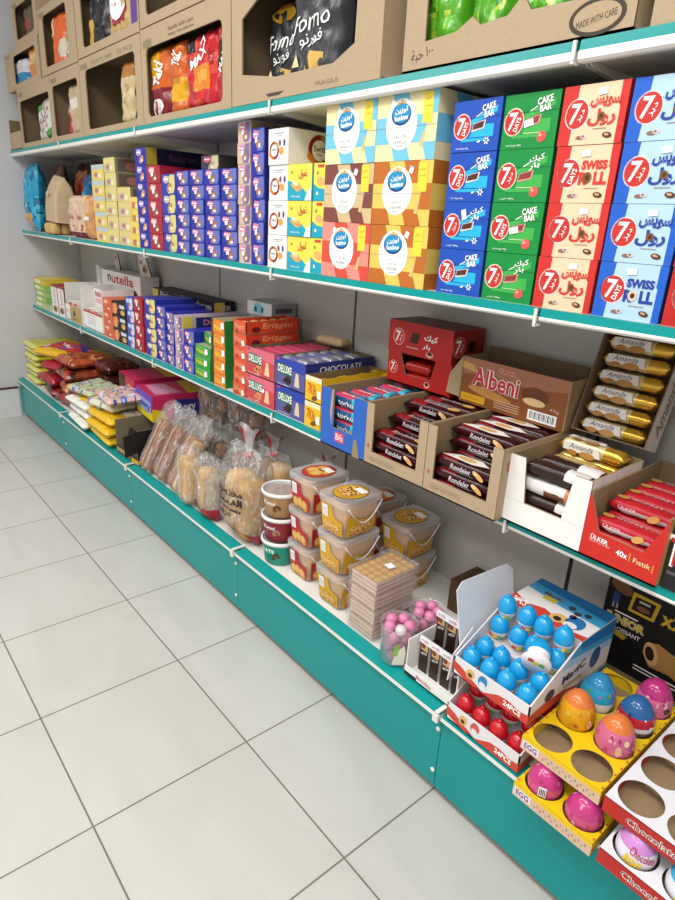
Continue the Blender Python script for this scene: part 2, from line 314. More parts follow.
# big checkered cup cake cartons
def lus(ca,cb,nm_ar,nm,cut):
    A,Bc=M(ca),M(cb)
    def art(mb,F,R,T,w,d,h):
        for S,W in ((F,w),(R,min(d,.2))):
            xs=[0,.30,.56,.82,1]; sk=[.05,-.03,.05,-.04,.0]
            zs=[0,.26,.66,1]
            for i in range(4):
                for j in range(3):
                    if (i+j)%2==cut:
                        q=[(xs[i]+sk[j]*(1 if 0<i else 0),zs[j]),(xs[i+1]+sk[j]*(1 if i<3 else 0),zs[j]),(xs[i+1]+sk[j+1]*(1 if i<3 else 0),zs[j+1]),(xs[i]+sk[j+1]*(1 if 0<i else 0),zs[j+1])]
                        mb.poly(S,[(a*W,b*h) for a,b in q],Bc,.0003)
        mb.ell(F,w*.43,h*.54,w*.26,h*.38,TW,.0006,28)
        mb.ell(F,w*.42,h*.69,w*.165,h*.165,M('#12417f'),.0009,24); mb.ell(F,w*.42,h*.705,w*.15,h*.14,M('#1f8fc4'),.0011,24)
        for k in (-1,0,1): mb.ell(F,w*.42+k*w*.045,h*.855+(.0 if k else .004),w*.028,h*.022,M('#e0a94a'),.0013,8)
        mb.text(F,ar('لوزين'),w*.42,h*.745,w*.21,h*.1,TW,.0014,.1,.03); mb.text(F,'lusine',w*.425,h*.64,w*.22,h*.08,TW,.0014,.08,.03)
        gt=M('#6d655f')
        mb.text(F,ar('كب كيك'),w*.42,h*.44,w*.14,h*.055,gt,.0009); mb.text(F,ar(nm_ar),w*.42,h*.37,w*.2,h*.07,gt,.0009); mb.text(F,nm,w*.42,h*.28,w*.24,h*.05,gt,.0009); mb.text(F,'Cupcake',w*.42,h*.22,w*.15,h*.04,gt,.0009)
        mb.rect(F,w*.77,h*.53,w*.92,h*.97,M('#f1d844'),.0008); mb.text(F,ar('عرض'),w*.845,h*.87,w*.09,h*.06,M('#b59b1d'),.0011); mb.rect(F,w*.79,h*.76,w*.9,h*.775,M('#c9ae2a'),.0010)
        mb.rect(F,0,h*.497,w,h*.503,M('#8f8778'),.0009); mb.poly(F,[(w*.74,h*.2),(w*.8,h*.42),(w*.83,h*.42),(w*.8,h*.18)],M('#d9c27c'),.0007)
    return carton('cupcake_carton',.186,.2,.1355,A,art,'box','checkered cupcake cartons',sticker=(.28 if cut else .66,.86,.006,.007,-.4),top=A)
V=lus('#efe0ac','#72c2de','فانيلا','VANILLA',1); CH=lus('#d3b98a','#7d463f','شوكولاتة','CHOCOLATE',0); CA=lus('#eac65f','#bd6a25','كراميل','CARAMEL',0); ST=lus('#ea8f84','#d9503c','فراولة','STRAWBERRY',1)
def put(o,loc,label,rot=None):
    o['used']=1; o['label']=label; LAB.setdefault(label,[]).append(o.name); o.location=loc
    if rot is not None: o.rotation_euler=rot
    return o
put(ST,(2.946,.14,ZU),'red and pink checkered cupcake carton'); put(CH,(2.944,.142,ZU+.136),'brown and tan checkered cupcake carton'); put(V,(2.944,.14,ZU+.272),'turquoise checkered vanilla carton above the brown one')
put(CA,(3.136,.14,ZU),'orange checkered caramel carton on the shelf, beside the lowest blue carton'); dup(CA,(3.133,.14,ZU+.136),'orange checkered caramel carton under a turquoise one'); dup(V,(3.131,.14,ZU+.272),'turquoise checkered vanilla carton beside the blue cake carton')
# white round-logo boxes and yellow cookie cartons
MAR=M('#8e1f2a'); ORG=M('#d98436')
def ringlogo(mb,S,cx,cy,r):
    mb.ell(S,cx,cy,r,r,MAR,.0004,26); mb.poly(S,[(cx-r,cy),(cx-r*1.1,cy-r*.5),(cx-r*.5,cy-r*.95),(cx,cy-r)],ORG,.0006); mb.poly(S,[(cx,cy+r*.9),(cx+r*.7,cy+r*.85),(cx+r,cy+r*.2),(cx+r*.6,cy+r*.3)],M('#c89b3c'),.0006); mb.ell(S,cx,cy,r*.68,r*.68,TW,.0008,24)
    mb.text(S,'Switz',cx,cy+r*.12,r*1.05,r*.4,BLK,.0011,0,.01); mb.text(S,ar('سويتز'),cx,cy-r*.25,r*.6,r*.2,BLK,.0011)
def artSw(mb,F,R,T,w,d,h):
    ringlogo(mb,F,w*.3,h*.4,w*.24)
    mb.ell(F,w*.58,h*.6,w*.06,h*.09,M('#7a4b78'),.0006,10); mb.ell(F,w*.8,h*.6,w*.05,h*.1,M('#4b3f6d'),.0006,10); mb.ell(F,w*.66,h*.38,w*.12,h*.11,M('#dca24f'),.0007,12); mb.rect(F,w*.28,h*.85,w*.78,h*.875,M('#9aa0b0'),.0006); mb.rect(F,w*.36,h*.79,w*.68,h*.81,M('#b5bac4'),.0006)
    ringlogo(mb,R,d*.42,h*.48,h*.44); mb.ell(R,d*.75,h*.35,h*.2,h*.16,M('#dca24f'),.0006,14); mb.ell(R,d*.9,h*.6,h*.12,h*.14,M('#6a4a3a'),.0006,12)
SW=carton('round_logo_carton',.098,.26,.0928,WHITE,artSw,'box','white cartons with round logo')
lay(SW,2.669,.15,ZU,.0935,4,'white round-logo carton beside the yellow ones')
def artY(mb,F,R,T,w,d,h):
    t=M('#1aa3bd'); mb.poly(F,[(0,0),(w,0),(w,h*.28),(w*.78,h*.22),(w*.62,h*.36),(w*.42,h*.3),(w*.22,h*.5),(0,h*.56)],t)
    mb.poly(F,[(w*.12,h*.42),(w*.4,h*.24),(w*.6,h*.3),(w*.55,h*.42),(w*.3,h*.58)],M('#dca658'),.0006); mb.ell(F,w*.33,h*.48,w*.13,h*.07,M('#f3dfae'),.0008,12,-.3)
    mb.text(F,ar('تمول'),w*.64,h*.73,w*.34,h*.28,M('#c22f3c'),.0008,.03,.02); mb.ell(F,w*.18,h*.78,w*.05,h*.04,M('#9aa63a'),.0006,10)
    mb.poly(F,[(w*.72,0),(w,0),(w,h*.36),(w*.86,h*.3)],M('#dfe9e4'),.0009); mb.text(F,'butter cookies',w*.36,h*.12,w*.38,h*.07,TW,.0009)
YC=carton('cookie_carton',.112,.24,.0925,M('#f2dc52'),artY,'box','yellow and turquoise cookie cartons',right=M('#1aa3bd'),left=M('#1aa3bd'))
lay(YC,2.77,.148,ZU,.0935,3,'yellow and turquoise cookie carton beside the white ones')
def artY2(mb,F,R,T,w,d,h):
    mb.poly(F,[(0,0),(w,0),(w,h*.3),(w*.4,h*.34),(0,h*.46)],M('#1aa3bd')); mb.ell(F,w*.55,h*.52,w*.3,h*.12,M('#e0b06a'),.0006,12,-.2); mb.rect(F,w*.3,h*.88,w*.75,h*.96,M('#c9463a'),.0006); mb.ell(F,w*.3,h*.2,w*.08,h*.05,TW,.0006,8); mb.ell(F,w*.3,h*.74,w*.1,h*.06,M('#9aa63a'),.0006,8)
YD=carton('cookie_carton',.058,.12,.0925,M('#f2dc52'),artY2,'box','yellow and turquoise cookie cartons')
lay(YD,2.885,.15,ZU,.0935,3,'narrow cookie carton end against the checkered cartons')
# ends of the long biscuit cartons
def biscuit(w,h,d,base,patch,patch2,pic,side=None,long=None,white=True,name='biscuit_carton'):
    B=M(base)
    def art(mb,F,R,T,w,d,h):
        if patch2: mb.poly(F,[(w*.45,h*.02),(w*.85,h*.05),(w*.96,h*.35),(w*.94,h*.96),(w*.6,h*.96),(w*.55,h*.4)],M(patch2),.0003)
        mb.poly(F,[(w*.12,h*.66),(w*.2,h*.93),(w*.58,h*.88),(w*.54,h*.6),(w*.3,h*.52)],M(patch),.0005); mb.poly(F,[(w*.16,h*.72),(w*.5,h*.70),(w*.5,h*.76),(w*.17,h*.79)],TW,.0007)
        mb.ell(F,w*.56,h*.32,w*.2,h*.2,M(pic),.0006,12,.5); mb.ell(F,w*.62,h*.26,w*.1,h*.1,M('#efe2cd'),.0008,9)
        if white: mb.poly(F,[(w*.3,h*.36),(w*.48,h*.42),(w*.46,h*.66),(w*.3,h*.6)],STK,.0010)
        if long:
            l0,l1,wd=long
            mb.rect(R,0,0,d*.14,h,M(l0)); mb.rect(R,d*.2,h*.1,d*.9,h*.9,M(l1)); mb.text(R,wd,d*.52,h*.52,d*.42,h*.42,M('#6b4a68' if wd=='Biskrem' else '#d9848e'),.0008,0,.01)  # dimmer lettering colour paints shade onto the dark blue cartons' side
    return carton(name,w,d,h,B,art,'box','biscuit cartons stacked end-on',right=M(side) if side else B)
PK='#d98aa0'; GR='#6673bb'; IND='#212f9e'
PC=biscuit(.073,.0575,.28,'#cfb8a6',PK,'#7b6a9c','#a87360',side='#b39a78'); lay(PC,2.5,.15,ZU,.0578,7,'cream-sided biscuit carton in the tallest column')
PB=biscuit(.072,.0632,.28,IND,PK,GR,'#a87360',side='#1d2170'); lay(PB,2.578,.15,ZU,.0637,6,'blue biscuit carton beside the white round-logo ones')
BB=biscuit(.104,.0463,.26,IND,PK,GR,'#a87360',side='#1d2170')
for k,(x,ds) in enumerate([(2.078,'purple blue biscuit carton in the column beside the cream-fronted one'),(2.185,'purple blue biscuit carton in the second plain blue column'),(2.292,'purple blue biscuit carton in the third plain blue column'),(2.397,'purple blue biscuit carton next to the cream-sided tallest column')]):
    lay(BB,x,.145,ZU,.0466,6,ds)
CY=biscuit(.115,.0675,.26,'#2a3aa6','#c9b7ae','#d8cf7f','#b58a5a',white=False); lay(CY,1.962,.145,ZU,.068,4,'cream and blue biscuit carton between red and purple columns')
RD=biscuit(.115,.06,.26,'#a81f35','#e2b3a8',None,'#8a5a44'); lay(RD,1.843,.145,ZU,.0607,5,'red biscuit carton on the upper shelf')
DB=biscuit(.108,.061,.3,'#26289a','#b8a8d6',None,'#c99a70',side='#131538',long=('#a8962e','#171a3e','Biskrem'),white=False); lay(DB,1.733,.145,ZU,.0617,6,'dark blue biscuit carton beside the yellow wall of cartons')  # side face and its print coloured darker to stand in for shade
SM=biscuit(.125,.05,.22,'#3b3550','#d0607c','#d8cf9a','#b9a184',side='#4a4533',white=False); put(SM,(2.175,.2,ZU+6*.0466+.001),'small pink and cream carton lying on the purple blue columns')
# pale yellow cartons
def yel(w,h,top,pic,base='#e8d77c',side='#8d8468',name='biscuit_carton'):
    def art(mb,F,R,T,w,d,h):
        if top: mb.rect(F,0,h*.68,w*.96,h,M(top),.0003)
        mb.poly(F,[(w*.08,h*.1),(w*.5,h*.06),(w*.56,h*.55),(w*.3,h*.62),(w*.1,h*.5)],M(pic),.0005); mb.ell(F,w*.36,h*.36,w*.13,h*.16,M('#c0745c'),.0007,10); mb.ell(F,w*.68,h*.3,w*.14,h*.18,M('#efe6c4'),.0006,10)
        mb.rect(R,d*.05,h*.08,d*.6,h*.9,M('#5d544c')); mb.ell(R,d*.3,h*.45,d*.12,h*.3,M('#a06a66'),.0006,10)
    return carton(name,w,.25,h,M(base),art,'box','pale yellow biscuit cartons',right=M(side))
YA=yel(.15,.065,'#b9c6cc','#dcbf8a','#e6cf55'); lay(YA,1.225,.15,ZU,.0653,5,'yellow carton with a grey band beside the paper bags')
YB_=yel(.128,.0578,None,'#b9b49c','#dccf86'); lay(YB_,1.378,.15,ZU,.0583,6,'dull yellow carton in the tallest yellow column')
YE=yel(.14,.0575,None,'#c9b7b0','#dccb80'); lay(YE,1.508,.15,ZU,.058,4,'yellow carton with a pinkish picture, third yellow column')
YF=yel(.078,.048,'#e9d36a','#cf6e52','#edcf3f'); lay(YF,1.652,.15,ZU,.0485,4,'bright yellow carton against the dark blue column')
# ================================================================== middle shelf
ZM=.7145; YM=.16; RW=['front row','second row','third row','fourth row','back row']
def plain(S,W,H): pass
# packets and display boxes at the end-wall side
def artTea(col,mb,F,R,T,w,d,h):
    mb.rect(F,w*.1,h*.25,w*.6,h*.8,M('#e9e6c4')); mb.ell(F,w*.75,h*.5,w*.12,h*.3,M('#d9c24a'),.0006,10)
    mb.rect(T,w*.1,d*.1,w*.9,d*.8,M('#e9d24a'))
for i,(c,h,nm) in enumerate([('#b9c99a',.034,'pale green'),('#7fb65a',.036,'mid green'),('#a7c48a',.034,'light green'),('#8cbf63',.034,'leaf green'),('#d9b93e',.036,'lemon yellow')]):
    o=carton('snack_carton',.22,.2,h,M(c),lambda *a,c=c:artTea(c,*a),'box','small flat cartons by the end wall')
    put(o,(.022+.004*(i%2),YM+.004*(i%3),ZM+sum([.034,.036,.034,.034,.036][:i])+.0002*i),nm+' flat carton in the short pile at the end wall, '+order(i,5))
def artW(mb,F,R,T,w,d,h):
    mb.text(F,'bueno',w*.5,h*.62,h*.5,w*.4,M('#c0404a'),.0006,pi/2); mb.ell(F,w*.5,h*.17,w*.36,h*.12,M('#b07a4a'),.0006,12); mb.ell(F,w*.4,h*.14,w*.2,h*.07,M('#5a3422'),.0008,10); mb.rect(F,0,h*.93,w,h,M('#a8343a'),.0006)
Wb=carton('wafer_carton',.112,.12,.165,WHITE,artW,'box','red topped white wafer cartons',right=M('#6a2a2c'),top=M('#9c3036'))
put(Wb,(.34,.17,ZM),'white wafer carton with red top, standing next to the green packets'); dup(Wb,(.456,.172,ZM),'white wafer carton with red top, beside the open white displays')
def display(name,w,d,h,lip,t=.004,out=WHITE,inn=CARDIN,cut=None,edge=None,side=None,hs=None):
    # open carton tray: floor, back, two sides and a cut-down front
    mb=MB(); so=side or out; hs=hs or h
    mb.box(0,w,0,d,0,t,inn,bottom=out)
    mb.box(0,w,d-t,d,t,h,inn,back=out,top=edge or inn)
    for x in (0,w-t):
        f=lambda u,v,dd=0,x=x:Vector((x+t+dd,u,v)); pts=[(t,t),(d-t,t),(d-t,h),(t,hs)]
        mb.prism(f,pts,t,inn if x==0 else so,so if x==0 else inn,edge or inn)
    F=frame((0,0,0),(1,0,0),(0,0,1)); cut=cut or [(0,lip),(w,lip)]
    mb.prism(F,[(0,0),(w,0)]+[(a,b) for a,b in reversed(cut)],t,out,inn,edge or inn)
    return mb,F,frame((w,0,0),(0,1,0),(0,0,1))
mb,F,R=display('',.26,.17,.2,.085,out=WHITE,inn=M('#d9d6d2')); mb.rect(F,.075,0,.26,.085,M('#b59a63')); mb.rect(F,.13,.03,.16,.06,M('#4a3a28'),.0006); mb.rect(F,.12,.012,.18,.018,M('#6a5a3c'),.0006)
mb.text(F,'nut',.03,.05,.04,.02,M('#c66a7a'),.0006)
mb.build('display_tray',loc=(.60,.166,ZM),label='open white display tray with a gold front label',cat='tray')
nutB=M('#2a1d1a'); nutR=M('#c5262c')
def nut(mb,S,cx,cy,w,h): mb.text(S,'n',cx-w*.43,cy-h*.06,w*.13,h*.72,nutB,.0008,0,.02); mb.text(S,'utella',cx+w*.07,cy,w*.82,h,nutR,.0008,0,.02)
mb,F,R=display('',.27,.17,.215,.095,out=WHITE,inn=M('#dcd9d5'))
for k in range(4): mb.rect(F,.06,.03+k*.013,.17,.033+k*.013,M('#9a9aa0'))
mb.rect(F,0,.083,.27,.095,M('#b3453f')); B=frame((0,.1655,0),(1,0,0),(0,0,1)); mb.box(.006,.264,.06,.064,.004,.20,WHITE); Q=frame((0,.06,0),(1,0,0),(0,0,1)); nut(mb,Q,.085,.178,.13,.036); mb.poly(Q,[(.02,.13),(.2,.12),(.2,.15),(.02,.155)],M('#d9b3b3'),.0005); mb.ell(Q,.2,.115,.04,.02,M('#8a5a3c'),.0007,12)
mb.build('display_tray',loc=(.908,.165,ZM),label='open white display tray with striped white front and red lettering inside',cat='tray')
for k,(x,z) in enumerate([(.64,.0),(.72,.0),(.94,.0),(1.03,.0)]):
    q=MB(); q.box(0,.07,0,.04 if k>1 else .13,0,.10,M('#e6dfd6')); S=frame((0,0,0),(1,0,0),(0,0,1)); q.rect(S,.005,.06,.065,.095,M('#c9544c')); q.ell(S,.035,.035,.025,.02,M('#a8713f'),.0006,12); q.ell(S,.035,.035,.012,.01,M('#5a3320'),.0008,10)
    q.build('snack_pack',loc=(x,.1725,ZM+.0045),label=['white and red snack pack in the gold-labelled tray, wall side','white and red snack pack in the gold-labelled tray, far from the wall','white and red snack pack in the striped tray, wall side','white and red snack pack in the striped tray, beside the orange boxes'][k],cat='packet',group='snack packs in the white display trays')
# the tall white lettered display behind
mb=MB(); mb.box(0,.53,.0,.1,0,.282,M('#e3e0dc'),front=WHITE); mb.box(-.05,-.0005,-.01,.1,0,.298,M('#d3d0cc')); F=frame((0,0,0),(1,0,0),(0,0,1)); nut(mb,F,.27,.247,.36,.05); mb.ell(F,.44,.19,.05,.02,M('#8a5a3a')); mb.rect(F,.1,.17,.4,.185,M('#c9a9a0'))
mb.build('display_box',loc=(.71,.345,ZM),label='tall white display box with black and red lettering behind the orange boxes',cat='box')
for k,(x,z,c) in enumerate([(.55,.30,'#cfc9c4'),(.96,.31,'#e2ddd6')]):
    q=MB(); S=frame((0,0,0),(1,0,0),(0,0,1)); q.prism(S,[(0,0),(.07,0),(.04,.085),(-.02,.09)] if k==0 else [(0,0),(.13,-.0),(.06,.11),(-.02,.10)],.006,M(c),M('#2a2422'),M('#2a2422')); q.rect(S,.0,.055,.03,.075,M('#b5706a'))
    if k: q.ell(S,.06,.035,.035,.022,M('#b98a4a'),.0006,12); q.ell(S,.05,.03,.018,.012,M('#4a2f1c'),.0008,10)
    q.build('price_card',loc=(.78+k*.34,.40,ZM+.2827),label=['small grey card leaning above the white lettered display','larger card with a cookie picture, above the white lettered display'][k],cat='card',group='cards on top of the white display')
# columns of carton ends, left to right along the shelf
OR=biscuit(.125,.0625,.18,'#d8633c','#e58f5d',None,'#c9562f',white=False)
def arB(mb,F,R,T,w,d,h):
    mb.poly(F,[(w*.02,h*.1),(w*.3,h*.05),(w*.45,h*.6),(w*.35,h*.95),(w*.05,h*.8)],M('#d9773f')); mb.text(F,'6',w*.26,h*.5,w*.2,h*.7,M('#f0c08a'),.0008); mb.ell(F,w*.78,h*.3,w*.15,h*.2,M('#d9a45e'),.0006,12); mb.rect(F,w*.56,h*.6,w*.92,h*.85,M('#cfd3da'),.0006)
BK=carton('biscuit_carton',.17,.18,.0625,BLK,arB,'box','biscuit cartons stacked end-on')
LB=biscuit(.086,.056,.18,'#3a4fb5','#a9c3e6','#cfdcef','#b08a6a',white=False); R2=biscuit(.092,.058,.18,'#a9202f','#e0b0a5',None,'#8a5a44')
Y2=biscuit(.112,.0615,.18,'#27349c','#cfc3b9','#e6d46a','#b58a5a',white=False); B1=biscuit(.088,.0455,.18,IND,PK,GR,'#a87360'); B2=biscuit(.072,.0428,.18,'#262c9a',PK,'#8088c4','#a87360')
P3=biscuit(.074,.0525,.3,'#b7a3b4',PK,'#6a5fa8','#a87360',side='#b8ad9a',long=('#d9c24a','#1f2360','Dankek'))
B4=biscuit(.088,.0555,.26,'#2a2fa4',PK,GR,'#a87360',side='#1b2b9a')
ds='%s carton end on the middle shelf, %s'
lay(OR,1.20,YM,ZM,.063,3,'orange carton end beside the white display tray'); lay(BK,1.328,YM,ZM,.063,3,'black carton end with an orange flame and 6')
lay(LB,1.501,YM,ZM,.0568,4,'light blue carton end between black and red columns'); lay(R2,1.59,YM,ZM,.0585,4,'red carton end on the middle shelf'); lay(Y2,1.706,YM,ZM,.062,4,'yellow and blue carton end beside the red column')
lay(B1,1.823,YM,ZM,.046,5,'blue carton end, wide blue column of the middle shelf'); lay(B2,1.913,YM,ZM,.0432,5,'dark blue carton end in the narrow column'); lay(P3,1.989,YM,ZM,.053,4,'pinkish grey biscuit carton end on the middle shelf'); lay(B4,2.066,YM,ZM,.056,3,'blue carton end next to the green cartons')
def arK(mb,F,R,T,w,d,h):
    mb.rect(R,0,h*.05,.05,h*.95,M('#cfb23a')); mb.text(R,'ÜLKER',d*.5,h*.5,d*.55,h*.5,M('#d9d4cf'),.0006)
    mb.rect(F,0,h*.1,w*.2,h*.9,M('#d9c24a')); mb.text(F,'Biskrem',w*.6,h*.5,w*.62,h*.6,M('#ded7d2'),.0006)
BLK2=carton('biscuit_carton',.30,.1,.05,BLK,arK,'box','black cartons lying behind'); 
# a stack of two pairs of black cartons lying along the back panel
for k in range(10):
    x=1.37 if k%2==0 else 1.675; l='black yellow-ended carton '+'in the back pile, '+order(k//2,5)+(', wall side' if k%2==0 else ', outer side')
    if k==0: put(BLK2,(x,.35,ZM),l)
    else: dup(BLK2,(x+.01*((k//2)%2),.352,ZM+.0502*(k//2)),l)
# green, green-orange and orange wafer cartons
def arG(mb,F,R,T,w,d,h):
    mb.text(F,'Halley',w*.42,h*.42,w*.6,h*.52,M('#e9d23e'),.0006,-.06,.02); mb.rect(F,w*.1,h*.78,w*.8,h*.86,M('#7fc46a')); mb.text(R,'Halley',d*.4,h*.5,d*.5,h*.5,M('#3f9a3a'),.0006)
GC=carton('wafer_carton',.12,.18,.0418,M('#23983a'),arG,'box','green wafer cartons',sticker=(.74,.55,.011,.010,.1),right=M('#1d8f35'),top=M('#a7a48c'))
lay(GC,2.16,YM,ZM,.0422,3,'green wafer carton in the low green stack')
o=carton('wafer_carton',.115,.16,.0418,M('#23983a'),arG,'box','green wafer cartons',sticker=(.74,.55,.011,.010,.1),right=M('#1d8f35'),top=M('#a7a48c')); put(o,(2.157,YM+.045,ZM+.1272),'green wafer carton turned askew on top of the green stack',(0,0,-.22))
def arO(mb,F,R,T,w,d,h):
    mb.poly(F,[(0,0),(w*.13,0),(w*.16,h),(0,h)],M('#173a20')); mb.text(F,'Halley',w*.55,h*.36,w*.6,h*.5,M('#f0d84a'),.0006,-.08,.02); mb.rect(F,w*.25,h*.76,w*.7,h*.84,M('#e8a24a'))
OG=carton('wafer_carton',.096,.18,.048,M('#e07f22'),arO,'box','orange faced wafer cartons with green sides',sticker=(.88,.62,.010,.011,.05),right=M('#1d7f35'),top=M('#9a8c6a'))
lay(OG,2.294,YM,ZM,.0487,5,'orange wafer carton with green side')
def arE(mb,F,R,T,w,d,h):
    mb.text(F,'Elligali',w*.5,h*.5,w*.72,h*.45,M('#e9b58c'),.0006); mb.text(R,'Erişgau',d*.58,h*.55,d*.55,h*.55,M('#e8a87a'),.0006,0,.01,.2); mb.ell(R,d*.18,h*.35,d*.08,h*.22,M('#5a1f1a'),.0006,10); mb.ell(F,w*.3,h*.15,w*.09,h*.12,M('#8f2c1f'),.0005,8)
OE=carton('wafer_carton',.083,.22,.043,M('#d95730'),arE,'box','orange wafer cartons',sticker=(.8,.3,.009,.009,.3),right=M('#d0401f'))
lay(OE,2.447,YM,ZM,.0436,5,'orange red wafer carton beside the pink cartons')
mb=MB(); mb.box(0,.083,0,.22,0,.003,CARDIN); 
for a in ((0,.003,0,.22),(.08,.083,0,.22),(0,.083,.217,.22)): mb.box(*a,.003,.043,M('#d0401f'))
mb.box(0,.083,0,.003,.003,.043,M('#d95730')); arE(mb,frame((0,0,0),(1,0,0),(0,0,1)),frame((.083,0,0),(0,1,0),(0,0,1)),None,.083,.22,.043)
mb.build('wafer_carton',loc=(2.449,YM,ZM+.0436*5),label='open orange red wafer carton at the top of its stack',cat='box',group='orange wafer cartons')
for k in range(5):
    q=MB(); q.lathe([(.012,-.03),(.016,-.026),(.016,.026),(.012,.03)],M('#b98f5c',.6),10); q.xf(Matrix.Rotation(pi/2,4,'Y'))
    q.build('wafer',loc=(2.4905,YM+.03+k*.04,ZM+.218+.0195+.003),label='tan wafer lying in the open orange carton',cat='biscuit',group='wafers in the open orange carton')
# grey boxes by the back panel
def arQ(mb,F,R,T,w,d,h): mb.poly(F,[(w*.25,h*.2),(w*.6,h*.1),(w*.72,h*.6),(w*.5,h*.9),(w*.3,h*.8)],M('#6fc0d8')); mb.rect(F,w*.3,h*.25,w*.4,h*.6,M('#2a3038'),.0006); mb.rect(F,w*.58,h*.25,w*.66,h*.6,M('#2a3038'),.0006); mb.rect(R,d*.15,h*.3,d*.85,h*.65,M('#4a5054'))
for k in range(3):
    o=carton('tissue_carton',.165,.11,.05,M('#cfd9dc'),arQ,'box','pale grey cartons at the back',right=M('#9aa2a5'),top=M('#b5bdc0'))
    put(o,(2.245+(.03 if k!=2 else 0),.345,ZM+.1405+k*.053),'pale grey carton with cyan splash behind the orange ones, '+order(k,3))
q=MB(); q.box(0,.2,0,.11,0,.14,CARD); q.build('carton_base',loc=(2.25,.345,ZM),label='brown carton hidden below the pale grey cartons',cat='box')
# biscuit cartons with big white lettering
def deluxe(base,top,pic,pic2,nm):
    def art(mb,F,R,T,w,d,h):
        mb.poly(F,[(0,h),(0,h*.72),(w,h*.62),(w,h)],M(top)); mb.poly(F,[(w*.09,h*.44),(w*.56,h*.42),(w*.6,h*.76),(w*.1,h*.82)],M('#2f6a4a'),.0006); mb.text(F,'DELUXE',w*.34,h*.62,w*.46,h*.26,TW,.0009,-.02,.02)
        for a,b in ((.36,.24),(.46,.2),(.42,.34),(.52,.3)): mb.ell(F,w*a,h*b,w*.08,h*.08,M(pic),.0006,8,a*9)
        mb.poly(F,[(w*.66,h*.15),(w*.84,h*.13),(w*.8,h*.6),(w*.72,h*.62)],M(pic2),.0007); mb.text(F,'ROLL WAFERS',w*.3,h*.07,w*.4,h*.05,TW,.0006); mb.ell(F,w*.1,h*.93,w*.06,h*.05,M('#c03a4a'),.0007,10)
        mb.text(R,'CHOCOLATE',d*.5,h*.75,d*.6,h*.2,TW,.0006)
    return art
DP=carton('wafer_roll_carton',.17,.26,.0915,M('#c8484f'),deluxe('','#d9687c','#e08a5a','#efc49a','p'),'box','wafer roll cartons with white lettering',sticker=(.62,.55,.008,.006,.6),right=M('#b7355f'),top=M('#c23a62'))
DBL=carton('wafer_roll_carton',.157,.26,.0915,M('#5a5796'),deluxe('','#2a3fa8','#3a2320','#d9c7ae','b'),'box','wafer roll cartons with white lettering',right=M('#22307f'),top=M('#3a3f86'))
lay(DP,2.533,YM,ZM,.0922,1,'pink wafer roll carton with white lettering on the shelf board'); lay(DBL,2.707,YM,ZM,.0922,1,'violet wafer roll carton with white lettering on the shelf board')
ZD=ZM+.0922
def pack(w,d,t,mat,ends,seed,bands=(),txt=None,txc=None):
    # flow-wrapped bar lying along x: rounded body, flat crimped ends
    mb=MB(); nu,nv=16,10; vs=[]
    for i in range(nu+1):
        a=i/nu; e=min(a,1-a)/.09; e=1 if e>=1 else e; th=t*.5*(.12+.88*e**.6); wd=d*.5*(1 if e<1 else .93)
        for j in range(nv):
            b=2*pi*j/nv; n_=noise.noise(Vector((a*9,b*1.3,seed*3.1)))*.0016
            y=wd*math.copysign(abs(math.cos(b))**.7,math.cos(b)); z=th*math.copysign(abs(math.sin(b))**.7,math.sin(b))
            vs.append(((a-.5)*w,y+n_,z+t*.5+n_*(e==1)))
    fs=[];ms=[]
    for i in range(nu):
        for j in range(nv):
            fs.append((i*nv+j,(i+1)*nv+j,(i+1)*nv+(j+1)%nv,i*nv+(j+1)%nv)); m=ends if i in (0,nu-1) else mat
            for (lo,hi,bm,part) in bands:
                if lo<=i/nu<hi and (part is None or (j in part)): m=bm
            ms.append(m)
    fs+=[tuple(range(nv)),tuple(range(nu*nv,nu*nv+nv))[::-1]]; ms+=[ends,ends]
    mb.mesh(vs,fs,ms)
    if txt:
        for S,hh in ((frame((-w/2,-d*.48,t*.5),(1,0,0),(0,-.25,1)),t*.42),(frame((-w/2,-d*.2,t*1.0),(1,0,0),(0,1,-.05)),d*.3)):
            mb.text(S,txt,w*.45,0,w*.38,hh,txc or TW,.0025,0,.01)
    return mb
GLOSS=.22

for w,x,base,top,art,inn,l in ((.169,2.533,'#c8484f','#b7355f',deluxe('','#d9687c','#e08a5a','#efc49a','p'),'#b07a80','open pink wafer roll carton on top of the closed pink one'),(.156,2.707,'#5a5796','#22307f',deluxe('','#2a3fa8','#3a2320','#d9c7ae','b'),'#6a6a8a','open violet wafer roll carton on top of the closed violet one')):
    mb,F,R=display('',w,.285,.0915,.0915,.003,M(base),CARDIN,side=M(top)); mb.box(.003,w-.003,.003,.282,.003,.066,CARDIN)
    art(mb,F,R,None,w,.285,.0915); mb.build('wafer_roll_carton',loc=(x,YM,ZD),label=l,cat='box',group='wafer roll cartons with white lettering')
def packs(mk,name,cat,group,places,desc):
    o=mk.build(name); o['category']=cat; o['group']=group
    for k,(loc,rot,l) in enumerate(places):
        l=desc+', '+l
        put(o,loc,l,rot) if k==0 else dup(o,loc,l,rot)
packs(pack(.15,.036,.02,M('#c2486a',GLOSS),M('#b03a5a',GLOSS),1),'snack_packet','packet','pink packets in the open pink carton',[((2.618,YM+.03+k*.043,ZD+.0675),(0,0,.004*k),('closest to the lettered front,second row,middle row,fourth row,fifth row,back row'.split(',')[k])) for k in range(6)],'pink packet in the open carton')
SIL=M('#a9abb8',.25,.6)
packs(pack(.135,.04,.03,SIL,M('#8d8fb0',.25,.5),2,[(.3,.6,M('#5a5c94',.3),None)]),'wafer_packet','packet','silver packets in the open violet carton',[((2.785,YM+.032+k*.048,ZD+.0665),(0,0,.05*(-1)**k),('closest to the lettered front,second row,third row,fourth row,back row'.split(',')[k])) for k in range(5)],'silver wafer packet in the violet carton')
